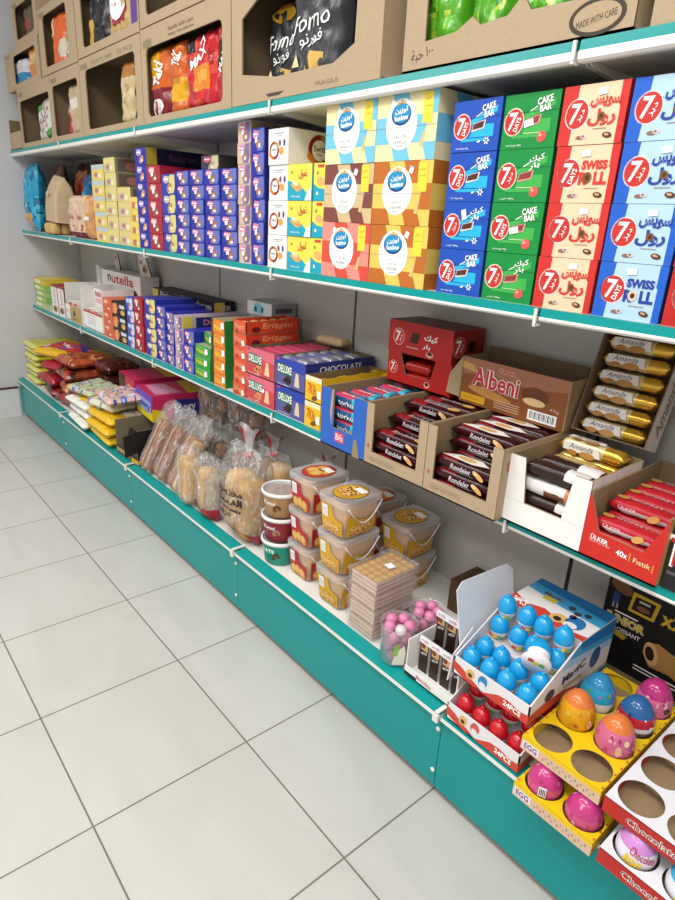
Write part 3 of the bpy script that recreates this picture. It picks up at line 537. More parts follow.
packs(pack(.13,.05,.03,M('#cdb98a',.35),M('#bfa974',.35),3),'wafer_packet','packet','pale packets across the open cartons',[((2.69,YM+.25,ZD+.10),(0,0,.1),'over the pink and violet cartons')],'cream packet lying crosswise')
# yellow cartons, then the open trays that overhang the front lip
YL=M('#f0bf1e'); 
def arYK(mb,F,R,T,w,d,h):
    mb.rect(F,0,h*.8,w,h,M('#efe3b6')); mb.text(F,'7Kik',w*.42,h*.5,w*.55,h*.42,M('#d0572a'),.0006,-.05,.02); mb.ell(F,w*.6,h*.18,w*.2,h*.1,M('#7a4a22'),.0006,10,.3); mb.rect(F,w*.75,h*.2,w*.95,h*.5,TW,.0008)
put(carton('cake_roll_carton',.078,.22,.078,YL,arYK,'box','yellow cake roll cartons'),(2.868,YM,ZM),'yellow carton with orange lettering standing on the shelf board')
mb,F,R=display('',.078,.26,.078,.078,.003,YL,CARDIN); mb.box(.003,.075,.003,.257,.003,.03,CARDIN); arYK(mb,F,R,None,.078,.26,.078); mb.build('cake_roll_carton',loc=(2.868,YM,ZM+.0784),label='open yellow carton with orange lettering on top of a closed one',cat='box',group='yellow cake roll cartons')
packs(pack(.062,.07,.03,M('#e3c51f',GLOSS),M('#cfae12',GLOSS),4),'cake_packet','packet','yellow packets in the open yellow carton',[((2.907,YM+.047+k*.081,ZM+.1105),(0,0,.03*k),'front one,middle one,back one'.split(',')[k]) for k in range(3)],'yellow packet in the open yellow carton')
o=carton('cake_roll_carton',.15,.06,.15,M('#e8c21f'),lambda mb,F,R,T,w,d,h:(mb.text(F,'7!',w*.55,h*.8,w*.2,h*.2,M('#d0572a')),mb.rect(F,0,h*.62,w,h*.66,M('#b09a50'))),'box','yellow cake roll cartons'); put(o,(2.90,.40,ZM+.0),'yellow carton standing at the back panel behind the blue tray')
YT=.10; ZT=ZM+.0005
def scale_x(x): return 4.297-(4.297-x)*.943
def utray(w,d,h,base,out,inn,wall,side=None,txt=None,slant=0,mats=None):
    cut=[(0,h),(wall,h),(wall+slant,base),(w-wall-slant,base),(w-wall,h),(w,h)]
    return display('',w,d,h,base,.004,out,inn,cut,side=side)
# blue tray
BLU=M('#2862bd',.45); mb,F,R=utray(.183,.32,.163,.058,BLU,CARD,.05,M('#2446b8')); mb.rect(F,.062,.022,.10,.05,M('#d8465a')); mb.text(F,'Bifa',.081,.036,.03,.018,TW,.0006); mb.poly(F,[(.135,.0),(.165,.0),(.15,.05),(.14,.05)],CARD)
mb.poly(F,[(.045,.06),(.05,.163),(.043,.163),(.036,.1)],CARDL)
mb.build('display_tray',loc=(3.024,YT,ZT),label='blue cut-out display tray of cookie packets',cat='tray',group='open snack trays along the front lip')
TQ=M('#2aa6bd',GLOSS); PKR=M('#c83a55',GLOSS); NVY=M('#20306f',GLOSS)
ck=pack(.165,.052,.036,M('#22507f',GLOSS),NVY,5,[(.12,.52,PKR,(0,1,2,3)),(.12,.52,TQ,(6,7,8)),(.55,.66,M('#38a8bf',GLOSS),None),(.7,.9,M('#7a4a3c',GLOSS),(1,2,3))],'torku')
z=ZT+.0045; pl=[]
for r,(y,n) in enumerate([(.14,4),(.198,4),(.256,4),(.314,4),(.372,4)]):
    for k in range(n):
        pl.append(((3.117,y,z+k*.0365),(0,0,.03*(-1)**(k+r)),RW[r]+' '+order(k,n)))
packs(ck,'cookie_packet','packet','cookie packets in the blue tray',pl,'turquoise and pink cookie packet')
# the two brown trays of wafer bars
def bars(mb,name,group,desc,xc,rows,t,tilt=0):
    pl=[]
    for r,(y,n) in enumerate(rows):
        for k in range(n): pl.append(((xc+random.uniform(-.003,.003),y,z+k*(t+.0006)),(0,0,random.uniform(-.03,.03)),RW[r]+' '+order(k,n)))
    packs(mb,name,'bar',group,pl,desc)
DR=M('#350a10',GLOSS); DR2=M('#85181f',GLOSS); DK=M('#1f0d10',GLOSS); PST=M('#d9a864',.35)
def art_bar(mb,w,d,t,word,white):
    S=frame((-w/2,-d*.5-.001,t*.5),(1,0,0),(0,0,1)); T=frame((-w/2,0,t+.0012),(1,0,0),(0,1,0))
    mb.text(S,word,w*.47,.0,w*.3,t*.42,M('#d9cfd4'),.001,0,.01,.2); mb.ell(S,w*.74,-t*.05,w*.085,t*.2,PST,.001,12,-.5); mb.ell(S,w*.69,t*.1,w*.04,t*.16,M('#e8c48f'),.0014,10,-.5)
    if white: mb.poly(T,[(w*.12,-d*.3),(w*.3,d*.2),(w*.62,d*.25),(w*.8,-d*.1),(w*.6,-d*.38)],M('#e9e3da',.35),.0004); mb.ell(T,w*.46,-d*.05,w*.13,d*.18,PST,.0008,14)
    else: mb.text(T,word,w*.5,-d*.05,w*.4,d*.34,M('#cfc0c2'),.0006); mb.ell(T,w*.8,-d*.1,w*.1,d*.22,PST,.0006,12)
for n,(x,w,white,l,word) in enumerate([(3.208,.207,0,'brown display tray of dark red wafer bars beside the blue tray','Rondelet'),(3.417,.207,1,'brown display tray with red pastry prints on its side','Rondelet')]):
    mb,F,R=utray(w,.34,.163,.036,CARDL,CARD,.026,CARDL); mb.rect(F,.02,.012,.11,.024,M('#8d7350')); mb.rect(F,.021,.013,.109,.023,CARDL,.0006); mb.text(F,'BISKUVI KAPLI GOFRET',.065,.018,.08,.005,M('#6d5a3c'),.0009); mb.ell(F,.013,.05,.004,.006,M('#b5563c'))
    for a,b in ((.03,.12),(.08,.06),(.05,.03),(.12,.11),(.16,.05),(.22,.10),(.27,.04)): mb.ell(R,a,b,.012,.017,M('#a8553f'),.0003,10,a*20); mb.ell(R,a+.003,b,.007,.011,CARDL,.0005,10,a*20)
    mb.build('display_tray',loc=(x,YT,ZT),label=l,cat='tray',group='open snack trays along the front lip')
    B=pack(.186,.054,.0305,DR,DK,6+n,[(.08,.32,DR2,(1,2,3))]); art_bar(B,.186,.054,.0305,word,white)
    bars(B,'wafer_bar','dark red wafer bars in '+('the tray beside the blue one' if not n else 'the tray with pastry prints'),'dark red wafer bar in '+('the plain brown tray' if not n else 'the pastry-print tray'),x+w/2,[(.136,3),(.194,4 if not n else 5),(.252,5),(.310,5),(.368,5)],.0305)
# white tray: dark chocolate rolls in front, golden bars behind
mb,F,R=utray(.182,.21,.152,.055,WHITE,CARD,.036,M('#e6e4df'),slant=.012); mb.rect(F,0,.054,.182,.0548,M('#c9c6c0'))
for k in range(3): mb.rect(R,.04+k*.055,.0,.042+k*.055,.15,M('#cfccc6'))
mb.build('display_tray',loc=(3.623,.128,ZT),label='plain white cut-out tray of chocolate rolls and golden bars',cat='tray',group='open snack trays along the front lip')
CH2=M('#2e1a16',GLOSS); WH2=M('#ded9d6',GLOSS)
c1=pack(.145,.044,.035,CH2,CH2,9,[(.62,.9,WH2,(1,2,3,4))]); c2=pack(.145,.044,.035,WH2,CH2,10,[(.4,.7,M('#6a3d28',GLOSS),(5,6,7,2)),(.7,.9,M('#c97a4a',GLOSS),None)])
o=c1.build('chocolate_roll'); o['category']='bar'; o['group']='chocolate rolls in the white tray'; zz=z
for k in range(2):
    for j in range(4):
        l=('front' if k==0 else 'second')+' row roll in the white tray, '+['dark, at the floor','dark, second layer','white and brown with swirl print','dark, topmost'][j]
        if j==2: continue
        (put(o,(3.712,.160+.047*k,zz+.0355*j*.97),l) if (k==0 and j==0) else dup(o,(3.712+.003*j,.160+.047*k,zz+.0355*j),l,(0,0,.02*(j-1))))
o=c2.build('chocolate_roll'); o['category']='bar'; o['group']='chocolate rolls in the white tray'; put(o,(3.712,.160,zz+.0711),'white and brown roll with swirl print in the white opening',(0,0,-.0)); dup(o,(3.712,.207,zz+.0711),'white and brown roll hidden behind the first in the white tray')
GOLD=M('#d9ad45',.22,.75); GOLD2=M('#b8802a',.25,.7); PALE=M('#e3cf94',.25,.35)
def gold(seed,lab=True):
    B=pack(.15,.042,.032,PALE if lab else M('#dcc074',.25,.5),GOLD,seed,[(.68,.96,GOLD,None)])
    if lab:
        for S in (frame((-.075,-.0215,.016),(1,0,0),(0,0,1)),frame((-.075,0,.0335),(1,0,0),(0,1,0))):
            mb_=B; mb_.poly(S,[(.012,-.008),(.10,-.01),(.094,.011),(.014,.010)],M('#e6e1dc',.35),.0006); mb_.text(S,'Amanda',.055,.004,.055,.011,M('#4a4450'),.001,.03,0,.3); mb_.ell(S,.035,-.011,.012,.006,M('#b07a35'),.0012,10); mb_.ell(S,.07,-.010,.018,.008,M('#b98543'),.0012,12)
    return B
packs(gold(11),'golden_bar','bar','golden bars in the white tray',[((3.715,.302,z+.131),(0,0,-.02),'showing its white label')],'golden bar at the back of the white tray'); packs(gold(12,False),'golden_bar','bar','golden bars in the white tray',[((3.713,.302,z+.0327*k),(0,0,0),order(k,4)) for k in range(4)]+[((3.716,.258,z+.0327*k),(0,0,.0),'middle row '+order(k,4)) for k in range(4)],'plain golden bar in the white tray')
# red tray
REDT=M('#c9281f',.45); mb,F,R=display('',.148,.30,.134,.05,.004,REDT,CARD,[(0,.134),(.03,.06),(.115,.056),(.148,.134)],side=M('#c9a15a'))
mb.text(F,'ÜLKER',.034,.047,.035,.011,TW,.0006,-.05,.02); mb.text(F,'ÇIKOLATALI GOFRET',.036,.038,.042,.005,M('#e6c9b9'),.0006,-.05); mb.text(F,'40x',.08,.036,.022,.012,TW,.0006,-.03,.02); mb.rect(F,.094,.028,.0955,.045,M('#e0b040')); mb.text(F,'Fıstık',.118,.034,.032,.010,M('#efd9a0'),.0006,-.03,.01); mb.rect(F,.137,.024,.1385,.040,M('#e0b040'))
mb.build('display_tray',loc=(3.806,.128,ZT),label='red cut-out tray with white lettering, full of red bars',cat='tray',group='open snack trays along the front lip')
RB=M('#b51f2b',GLOSS); B=pack(.13,.045,.026,RB,M('#7d1018',GLOSS),13,[(.1,.9,M('#e0a9a5',GLOSS),(1,)),(.15,.85,M('#d8c2c0',GLOSS),(5,))])
S=frame((-.065,-.0232,.013),(1,0,0),(0,0,1)); B.text(S,'ÜLKER',.04,.002,.035,.009,M('#f0c9cf'),.0008,0,.01); B.ell(S,.09,-.001,.012,.007,M('#d9a05a'),.0008,10,.5)
T=frame((-.065,0,.0268),(1,0,0),(0,1,0)); B.text(T,'GOFRET',.065,.004,.06,.008,M('#e0bfc0'),.0006,0,.0); B.ell(T,.02,.0,.012,.009,M('#c98b45'),.0006,10)
pl=[]
for r,(y,n) in enumerate([(.158,3),(.206,4),(.254,4),(.302,4),(.350,4)]):
    for k in range(n): pl.append(((3.88,y,z+.002+k*.0266),(0,0,random.uniform(-.03,.03)),RW[r]+' '+order(k,n)))
packs(B,'wafer_bar','bar','red wafer bars in the red tray',pl,'red wafer bar')
o=carton('snack_carton',.15,.2,.19,M('#1b1a1c',.5),lambda mb,F,R,T,w,d,h:(mb.text(F,'TE',.02,.075,.05,.06,TW,.0006,0,.02),mb.text(F,'TE',.022,.073,.045,.052,M('#c0252d'),.0010,0,.01),mb.rect(F,.005,.03,.06,.036,M('#5a5a5e'))),'box'); put(o,(3.957,.142,ZT),'black carton with red and white lettering, cut by the photo edge')
# boxes standing on the tray rims at the back
ZR=ZT+.1637
R7=M('#b3211c',.4)
def ar7(opened):
    def art(mb,F,R,T,w,d,h):
        seven(mb,F,w*.17,h*.5,w*.095,True,M('#d9b9a8')); mb.ell(F,w*.43,h*.55,w*.1,h*.2,M('#3a1a12'),.0006,4,.6); mb.text(F,ar('كيك'),w*.68,h*.62,w*.2,h*.22,TW,.0008,-.04,.02); mb.text(F,ar('بار'),w*.62,h*.35,w*.12,h*.18,TW,.0008,-.04,.02); mb.ell(F,w*.68,h*.14,w*.055,h*.1,M('#e0b39c'),.0006,12); mb.ell(F,w*.68,h*.17,w*.04,h*.06,M('#4a2218'),.0008,12); mb.rect(F,w*.3,h*.22,w*.5,h*.25,M('#d9a89a'))
        seven(mb,R,d*.2,h*.5,h*.3,True,M('#b98a80')); mb.ell(R,d*.6,h*.5,d*.12,h*.2,M('#2a1210'),.0006,6)
        if opened: mb.poly(F,[(w*.16,h*.9),(w*.3,h*.35),(w*.72,h*.28),(w*.78,h*.9)],M('#5a1010'),.0010)
    return art
mb=MB(); w,d,h=.235,.125,.088; mb.box(0,w,0,d,0,.004,R7); mb.box(0,w,d-.004,d,.004,h,R7); mb.box(0,.004,0,d-.004,.004,h,R7); mb.box(w-.004,w,0,d-.004,.004,h,R7); F=frame((0,0,0),(1,0,0),(0,0,1)); mb.prism(F,[(.004,0),(w-.004,0),(w-.004,h),(w*.76,h),(w*.7,.032),(w*.3,.03),(w*.2,h),(.004,h)],.004,R7,CARD,CARDL)
seven(mb,F,w*.1,h*.5,w*.075,True,M('#d9b9a8')); mb.ell(F,w*.66,h*.2,w*.045,h*.1,M('#e0b39c'),.0006,12); mb.ell(F,w*.66,h*.22,w*.03,h*.06,M('#4a2218'),.0008,12); seven(mb,frame((w,0,0),(0,1,0),(0,0,1)),d*.3,h*.5,h*.3,True,M('#b98a80'))
mb.build('cake_bar_carton',loc=(3.057,.312,ZR),label='torn open red carton under the closed red one, on the tray rims',cat='box',group='red cake bar cartons')
packs(pack(.10,.04,.03,M('#b52a22',GLOSS),M('#8f1f1a',GLOSS),14),'cake_bar','bar','red bars in the torn red carton',[((3.16,.34+.042*(k//2),ZR+.0045+.0312*(k%2)),(0,0,.12*(k%2)-.06),['front, lower','front, upper','back, lower','back, upper'][k]) for k in range(4)],'red cake bar in the torn carton')
o=carton('cake_bar_carton',.235,.13,.088,R7,ar7(0),'box','red cake bar cartons',top=M('#5a2420'),right=M('#8f1c18')); put(o,(3.055,.31,ZR+.0885),'closed red carton with white 7 disc, on top of the torn one')
# brown lettered carton
mb=MB(); w,d,h=.312,.105,.118; BRN=M('#8a5128',.4); mb.box(0,w,0,d,0,.004,BRN); mb.box(0,w,d-.004,d,.004,h*.9,CARDIN); mb.box(0,.004,0,d,.004,h,CARD); mb.box(w-.004,w,0,d,.004,h,CARD); mb.box(.004,w-.004,0,.004,.004,h,BRN,back=CARD)
F=frame((0,0,0),(1,0,0),(0,0,1)); mb.poly(F,[(0,h*.62),(w*.35,h*.72),(w*.7,h*.66),(w,h*.78),(w,h),(0,h)],M('#a06c50')); mb.poly(F,[(0,h*.75),(w*.18,h*.7),(w*.12,h*.86),(0,h*.9)],M('#c79a5c'),.0006); mb.ell(F,w*.3,h*.32,w*.22,h*.09,M('#c08a48'),.0005,18,-.1)
mb.text(F,'Albeni',w*.35,h*.62,w*.46,h*.42,M('#f3e9e2'),.0009,-.03,.06); mb.text(F,'Albeni',w*.35,h*.62,w*.45,h*.4,M('#c3283c'),.0013,-.03,.02); mb.text(F,'ÜLKER',w*.45,h*.87,w*.16,h*.1,M('#f3e9e2'),.0009,-.03,.04); mb.text(F,'ÜLKER',w*.45,h*.87,w*.155,h*.09,M('#c3283c'),.0013,-.03,.01)
mb.ell(F,w*.72,h*.55,w*.12,h*.17,M('#6a3a1c'),.0007,18); mb.ell(F,w*.72,h*.42,w*.10,h*.08,M('#e3c48d'),.0009,16); mb.rect(F,w*.02,h*.06,w*.27,h*.22,M('#d9a520'),.0007); mb.rect(F,w*.04,h*.12,w*.2,h*.135,M('#8f6a1c'),.0009)
for k in range(4): mb.rect(F,w*.36,h*(.08+.05*k),w*.6,h*(.1+.05*k),M('#c9a98a'),.0007)
mb.rect(F,w*.68,h*.06,w*.93,h*.27,TW,.0007)
for k in range(17): mb.rect(F,w*(.7+.013*k),h*.1,w*(.704+.013*k+.004*(k%3==0)),h*.24,M('#2a2a5a'),.0010)
mb.text(F,'40g',w*.9,h*.36,w*.08,h*.08,M('#e3b9a8'),.0009)
o=mb.build('snack_carton',loc=(3.316,.325,ZR),rot=(0,0,-.03),label='brown open carton with big red and white lettering on the tray rims',cat='box')
q=MB(); q.box(-.004,w*.92,d,d+.003,h*.9,h*1.15,CARDIN); q.build('lid_flap',o)['label']='raised brown rear flap'
q=MB(); q.prism(frame((0,0,0),(-.6,-.5,0),(0,0,1)),[(0,.01),(.035,.02),(.03,.07),(0,h)],.003,CARDL); q.build('lid_flap',o)['label']='folded brown end flap'
packs(pack(.09,.03,.025,M('#5a3020',GLOSS),M('#3a1d14',GLOSS),15),'chocolate_bar','bar','bars in the brown lettered carton',[((3.40+.1*(k%2),.36+.035*(k//2)+.0,ZR+.0045),(0,0,.0),['front, wall side','front, far side','back, wall side','back, far side'][k]) for k in range(4)],'dark bar inside the brown lettered carton')
# golden-bar carton tilted back under the upper shelf
al=math.radians(18); W_,H_,D_=.168,.235,.064; mb=MB(); G=M('#cfc9c2',.5)
mb.box(0,W_,D_-.003,D_,0,H_,CARDIN,back=G); mb.box(0,.003,0,D_-.003,0,H_,CARDIN,left=G); mb.box(W_-.003,W_,0,D_-.003,0,H_,CARDIN,right=G); mb.box(.003,W_-.003,0,D_-.003,0,.003,CARDIN,bottom=G); mb.box(.003,W_-.003,0,D_-.003,H_-.003,H_,CARDIN,top=G)
S=frame((W_,0,0),(0,1,0),(0,0,1)); mb.text(S,'Amanda',D_*.45,H_*.42,.13,.03,M('#8a7048'),.0006,pi/2,.01,.3); mb.text(S,'STARZ',D_*.72,H_*.40,.09,.014,M('#a8946a'),.0006,pi/2)
gl=(3.636,.330,ZT+.1765); GM=Matrix.Translation(gl)@Matrix.Rotation(-al,4,'X')
o=mb.build('golden_bar_carton',label='pale carton of golden bars tilted back under the upper shelf',cat='box'); o.matrix_world=GM
pl=[]
for k in range(6):
    p=GM@Vector((W_/2-.001,.030,.0045+k*.0375)); pl.append((tuple(p),(-al,0,-.02),order(k,6)))
packs(gold(16),'golden_bar','bar','golden bars in the tilted carton',pl,'golden bar with white label in the tilted carton')
# ================================================================== bottom deck
ZB=.2525
FILM=film('clear_bag',.93,'#f4f4f4',.14,.5,.5); FILM2=film('clear_lid',.7,'#f1f1f3',.2,.4); FILM3=film('clear_tray',.9,'#f4f4f6',.15,.4); TUBP=film('clear_tub',.72,'#e9eaee',.22,.4); JARP=film('clear_jar',.9,'#ffffff',.05,.6)
def pillow(w,h,t,matf,seed,nu=18,nv=22,wr=.006,pinch=.0,full=False,rag=.004):
    # sealed bag, upright: u across, v up, front faces -y; returns builder and a surface function for printing on the front
    full=int(full)
    def pos(u,v,s,d=0):
        a=abs(2*u-1); b=min(v,1-v)/(.22,.12,.07)[full]; b=min(1,b); p=max(0,1-a**(2.6,7,12)[full])**(.62,.5,.4)[full]*max(0,b)**(.6,.45,.4)[full]
        p=max(p,0); n1=noise.noise(Vector((u*w*26,v*h*26,seed*5.3+s)))+.6*noise.noise(Vector((u*w*60,v*h*45,seed*2.1+s)))
        x=(u-.5)*w*(1-pinch*(1-b)*.5)*(1-.05*p)*(1-(.09*(1-b)**2 if full else 0))+rag*noise.noise(Vector((v*7,seed,u*3))); z=v*h+rag*noise.noise(Vector((u*6,seed*1.7,3)))*(v if rag>.005 else 1 if 0<v else .3)
        y=-s*(t*.5*p+wr*n1*p+d)
        return Vector((x,y,z))
    mb=MB()
    for s in (1,-1):
        vs=[pos(i/nu,j/nv,s) for j in range(nv+1) for i in range(nu+1)]; fs=[];ms=[]
        for j in range(nv):
            for i in range(nu):
                k=j*(nu+1)+i; q=(k,k+1,k+nu+2,k+nu+1); fs.append(q if s==1 else q[::-1]); ms.append(matf((i+.5)/nu,(j+.5)/nv))
        mb.mesh(vs,fs,ms)
    S=lambda u,v,d=0:pos(min(max(u/w,0),1),min(max(v/h,0),1),1,d+.0012)
    return mb,S
def bands(*bs):
    # bs: (v0,v1,u0,u1,material) ; later ones win
    def f(u,v):
        m=bs[0][4]
        for a,b,c,d,k in bs:
            if a<=v<=b and c<=u<=d: m=k
        return m
    return f
def speck(base,cols,seed,nx=7,ny=7,dens=.6,extra=()):
    # busy printed wrapper: patches of print over a base colour
    def f(u,v):
        q=noise.noise(Vector((u*nx*.8,v*ny*.8,seed*3.7))); p=noise.noise(Vector((u*nx*.55+9,v*ny*.55,seed*1.9+5)))
        m=base if q<.22-.6*dens*.6 else cols[int((p+1)*.5*len(cols)*2.5)%len(cols)]
        for a,b,c,d,k in extra:
            if a<=v<=b and c<=u<=d: m=k
        return m
    return f
def bagthing(mb,name,cat,group,label,M4,rest=None):
    o=mb.build(name,label=label,cat=cat,group=group); o.matrix_world=M4
    if rest is not None: o['top']=settle(o,rest)
    return o
def T4(loc,rx=0,ry=0,rz=0): return Matrix.Translation(loc)@Matrix.Rotation(rz,4,'Z')@Matrix.Rotation(ry,4,'Y')@Matrix.Rotation(rx,4,'X')
BG=.24
# yellow flat bags by the end wall
yb=M('#c9c22e',BG,0,.5,.1,.0,30); yb2=M('#b7ab3c',BG)
zt=ZB+.004
for k in range(7):
    mb,S=pillow(.25,.30,.031,bands((0,1,0,1,yb),(0,.1,0,1,M('#d8d67a',BG)),(.2,.5,.75,1,M('#c9cbd0',BG)) if k in(1,3) else (.4,.5,.4,.5,yb2)),20+k,22,22,.0025,0,2)
    zt=bagthing(mb,'snack_bag','bag','flat yellow bags by the end wall','flat yellow bag in the pile against the end wall, '+order(k,7),T4((.15+.006*(k%3),.045+.01*(k%2),0),-pi/2,0,-.03+.02*(k%3)),zt)['top']
zt=ZB
for k in range(3):
    mb,S=pillow(.26,.13,.052,bands((0,1,0,1,M('#2b3550',BG))),30+k,12,12,.004,0,True); zt=bagthing(mb,'snack_bag','bag','dark blue bags at the back','dark blue bag lying at the back behind the red heap, '+order(k,3),T4((.80,.325,0),-pi/2,0,.05*k),zt)['top']
zt=ZB
for k in range(4):
    mb,S=pillow(.22,.13,.05,bands((0,1,0,1,M('#aaa02e',BG))),33+k,12,12,.004,0,True); zt=bagthing(mb,'snack_bag','bag','dull yellow bags behind the front pile','dull yellow bag against the back panel, '+order(k,4),T4((.44,.32,0),-pi/2,0,.03*k),zt)['top']
# heap of red and brown pasta snack bags
rd=M('#a3182c',.2,0,.6); br_=M('#8a3f22',.2,0,.6); dk=M('#3c1712',.22,0,.6); orr=M('#b0522a',.2,0,.6)
HG='red and brown snack bags in a heap'
def col(x,y,items,z=ZB+.0085):
    for k,(dx,dy,rz,rx,w,h,t,fn,l) in enumerate(items):
        mb,S=pillow(w,h,t,fn,50+k+int(x*40),28,28,.007,0,True,.008)
        z=bagthing(mb,'snack_bag','bag',HG,l,T4((x+dx,y+dy,0),-pi/2+rx,0,rz),z)['top']
col(.56,.03,[(0,0,-.1,.0,.22,.26,.06,speck(dk,[rd,br_,M('#7a2430',.2)],1,6,6,.6),'dark red snack bag lowest in the heap beside the yellow pile'),
 (.02,-.02,.1,.04,.22,.24,.06,speck(rd,[M('#7a2a55',BG),M('#8a1524',.2)],2,6,6,.35),'crimson snack bag in the middle of the heap'),
 (.05,.01,.25,.05,.22,.25,.055,bands((0,1,0,1,rd)),'shiny crimson snack bag just under the topmost printed one'),
 (.0,.01,.35,.06,.26,.23,.05,speck(M('#c9402f',BG),[M('#e6d6d6',BG),M('#3450b4',BG),M('#b5304a',BG)],6,6,6,.5,[(0,.25,.3,1,M('#dcae1f',BG)),(0,.1,0,1,M('#dcae1f',BG))]),'red, blue and yellow printed snack bag topmost on the red heap')])
col(.80,.04,[(0,0,.12,.0,.22,.24,.06,speck(br_,[rd,dk,orr],3,7,7,.6),'red brown snack bag on the deck at the far side of the heap'),
 (0,.0,-.2,.03,.22,.25,.06,speck(orr,[dk,br_,M('#c98a5a',.25)],4,7,7,.6),'orange brown see-through snack bag, second layer of the heap'),
 (.0,.0,-.05,.02,.23,.24,.055,speck(br_,[dk,orr,rd],15,7,7,.6),'brown red snack bag, between the orange layers of the heap'),
 (.0,.02,.1,.03,.24,.24,.055,speck(orr,[M('#c98a5a',.25),br_,M('#8a3a24',.2)],5,7,7,.6),'light orange snack bag, third layer of the heap')])
col(1.0,.19,[(0,0,.1,.0,.2,.20,.06,speck(dk,[br_,M('#5a2415',.2)],7,7,7,.6),'dark brown snack bag at the bottom behind the red heap'),
 (0,0,.2,.0,.2,.20,.06,speck(M('#5a2415',.2),[dk,rd,br_],8,7,7,.6),'dark brown snack bag, second layer behind the red heap'),
 (0,0,-.1,.0,.2,.2,.055,bands((0,1,0,1,dk),(.6,.75,.3,.8,M('#c9921f',BG))),'dark brown snack bag with amber stripe behind the red heap'),
 (0,0,.1,.0,.2,.19,.055,speck(M('#4a1c16',.2),[M('#7a2a1c',.2),dk],9,7,7,.5),'maroon snack bag highest behind the red heap')])
# pale printed puff bags with yellow fronts, overhanging the edge
yw=M('#e3b81d',BG); pw=M('#d8d6bd',BG); pg=M('#b9c9a0',BG); bl=M('#3a4fa8',BG); pkk=M('#cf8f95',BG)
PG='pale puff snack bags with yellow ends'
for c,(xc,n) in enumerate([(1.16,3),(1.455,3)]):
    zt=ZB+.0085
    for k in range(n):
        mb,S=pillow(.28,.22,.036,speck(pw,[pkk,pg,bl,yw,M('#d9d9de',BG),M('#c9b98f',BG)],70+k+7*c,9,8,.55,[(0,.16,0,1,M('#e9e8e0',BG) if c==0 else yw),(.16,.42,.35,1,yw)]),70+k+7*c,30,28,.006,0,2,.008)
        zt=bagthing(mb,'snack_bag','bag',PG,('white ended' if c==0 else 'yellow ended')+' pale puff bag overhanging the deck edge, '+order(k,n),T4((xc+.008*(k%3),-.012+.014*((k+c)%2),0),-pi/2+.02,0,-.06+.05*(k%3)),zt)['top']
    for j in range(1+c):
        mb,S=pillow(.24,.19,.034,speck([pg,pw,pw,M('#d9b3ae',BG)][2*c+j],[pkk,pg,bl,M('#dcb73a',BG),M('#d9d9de',BG),M('#5a78c0',BG)],90+2*c+j,9,8,.5),80+2*c+j,30,28,.007,0,2,.008)
        zt=bagthing(mb,'snack_bag','bag',PG,'printed pale snack bag atop the puff piles, '+['greenish with blue letters, beside red heap','','before the magenta boxes','pinkish, topmost beside the black carton'][2*c+j],T4((xc-.02+.05*j,.02,0),-pi/2+.04,0,.2-.3*j),zt)['top']
# black open carton
mb=MB(); w,d,h=.215,.20,.155; BC=M('#1c1a1b',.5); inn=M('#7d715c',.7)
mb.box(0,w,0,d,0,.003,inn,bottom=BC); mb.box(0,w,d-.003,d,.003,h,inn,back=BC); mb.box(0,.003,0,d-.003,.003,h,inn,left=BC); mb.box(w-.003,w,0,d-.003,.003,h,inn,right=BC); mb.box(.003,w-.003,0,.003,.003,.035,BC)
F=frame((0,0,0),(1,0,0),(0,0,1)); R=frame((w,0,0),(0,1,0),(0,0,1)); mb.rect(F,w*.7,.0,w,.02,M('#d9ae20')); mb.rect(R,0,0,d*.15,.02,M('#d9ae20'))
for k in range(5): mb.ell(F,.02+k*.027,.02,.013,.012,M('#b09a5c'),.0005,8)
o=mb.build('snack_carton',loc=(1.640,.020,ZB+.0085),rot=(0,0,.05),label='black open carton between the puff bags and the bread bags',cat='box')
q=MB(); q.prism(frame((w,.0,0),(.12,-1,0),(0,0,1)),[(0,.06),(0,h),(.065,h-.01),(.06,.05)],.003,BC); q.build('lid_flap',o)['label']='black side flap swung outward'
for k in range(3):
    mb,S=pillow(.06,.11,.03,bands((0,1,0,1,M('#1f1c1e',BG)),(.3,.7,.2,.8,M('#c9b98a',BG))),90+k,8,10,.003); bagthing(mb,'snack_packet','packet','packets in the black carton','small black and cream packet in the black carton, '+['wall side','middle','bread side'][k],T4((1.69+.055*k,.075,ZB+.0085),-.05,0,.05),ZB+.012)
# magenta boxes standing behind the puff pile on brown cartons
def magart(mb,F,R,T,w,d,h):
    mb.poly(F,[(0,0),(w,0),(w,h*.35),(w*.55,h*.2),(0,h*.55)],M('#e0c81f')); mb.poly(F,[(0,h*.75),(w,h*.55),(w,h),(0,h)],M('#6a3fb0')); mb.rect(F,w*.1,h*.25,w*.9,h*.72,M('#8fa3d8'),.0005)
    mb.text(F,'Snory',w*.5,h*.48,w*.7,h*.36,M('#2a3f9a'),.0008,-.05,.04); mb.text(R,'Snory',d*.62,h*.42,d*.42,h*.5,M('#d8dcf0'),.0012,.06,.03); mb.poly(R,[(d*.4,h*.1),(d*.95,h*.1),(d*.9,h*.75),(d*.45,h*.8)],M('#2a2f86'),.0006); mb.poly(R,[(0,0),(d*.3,0),(d*.2,h*.4),(0,h*.5)],M('#e0c81f'),.0005)
    mb.poly(T,[(w*.1,d*.15),(w*.9,d*.1),(w*.9,d*.6),(w*.1,d*.5)],M('#c98aa8')); mb.poly(T,[(0,d*.8),(w,d*.7),(w,d),(0,d)],M('#d9c01f'))
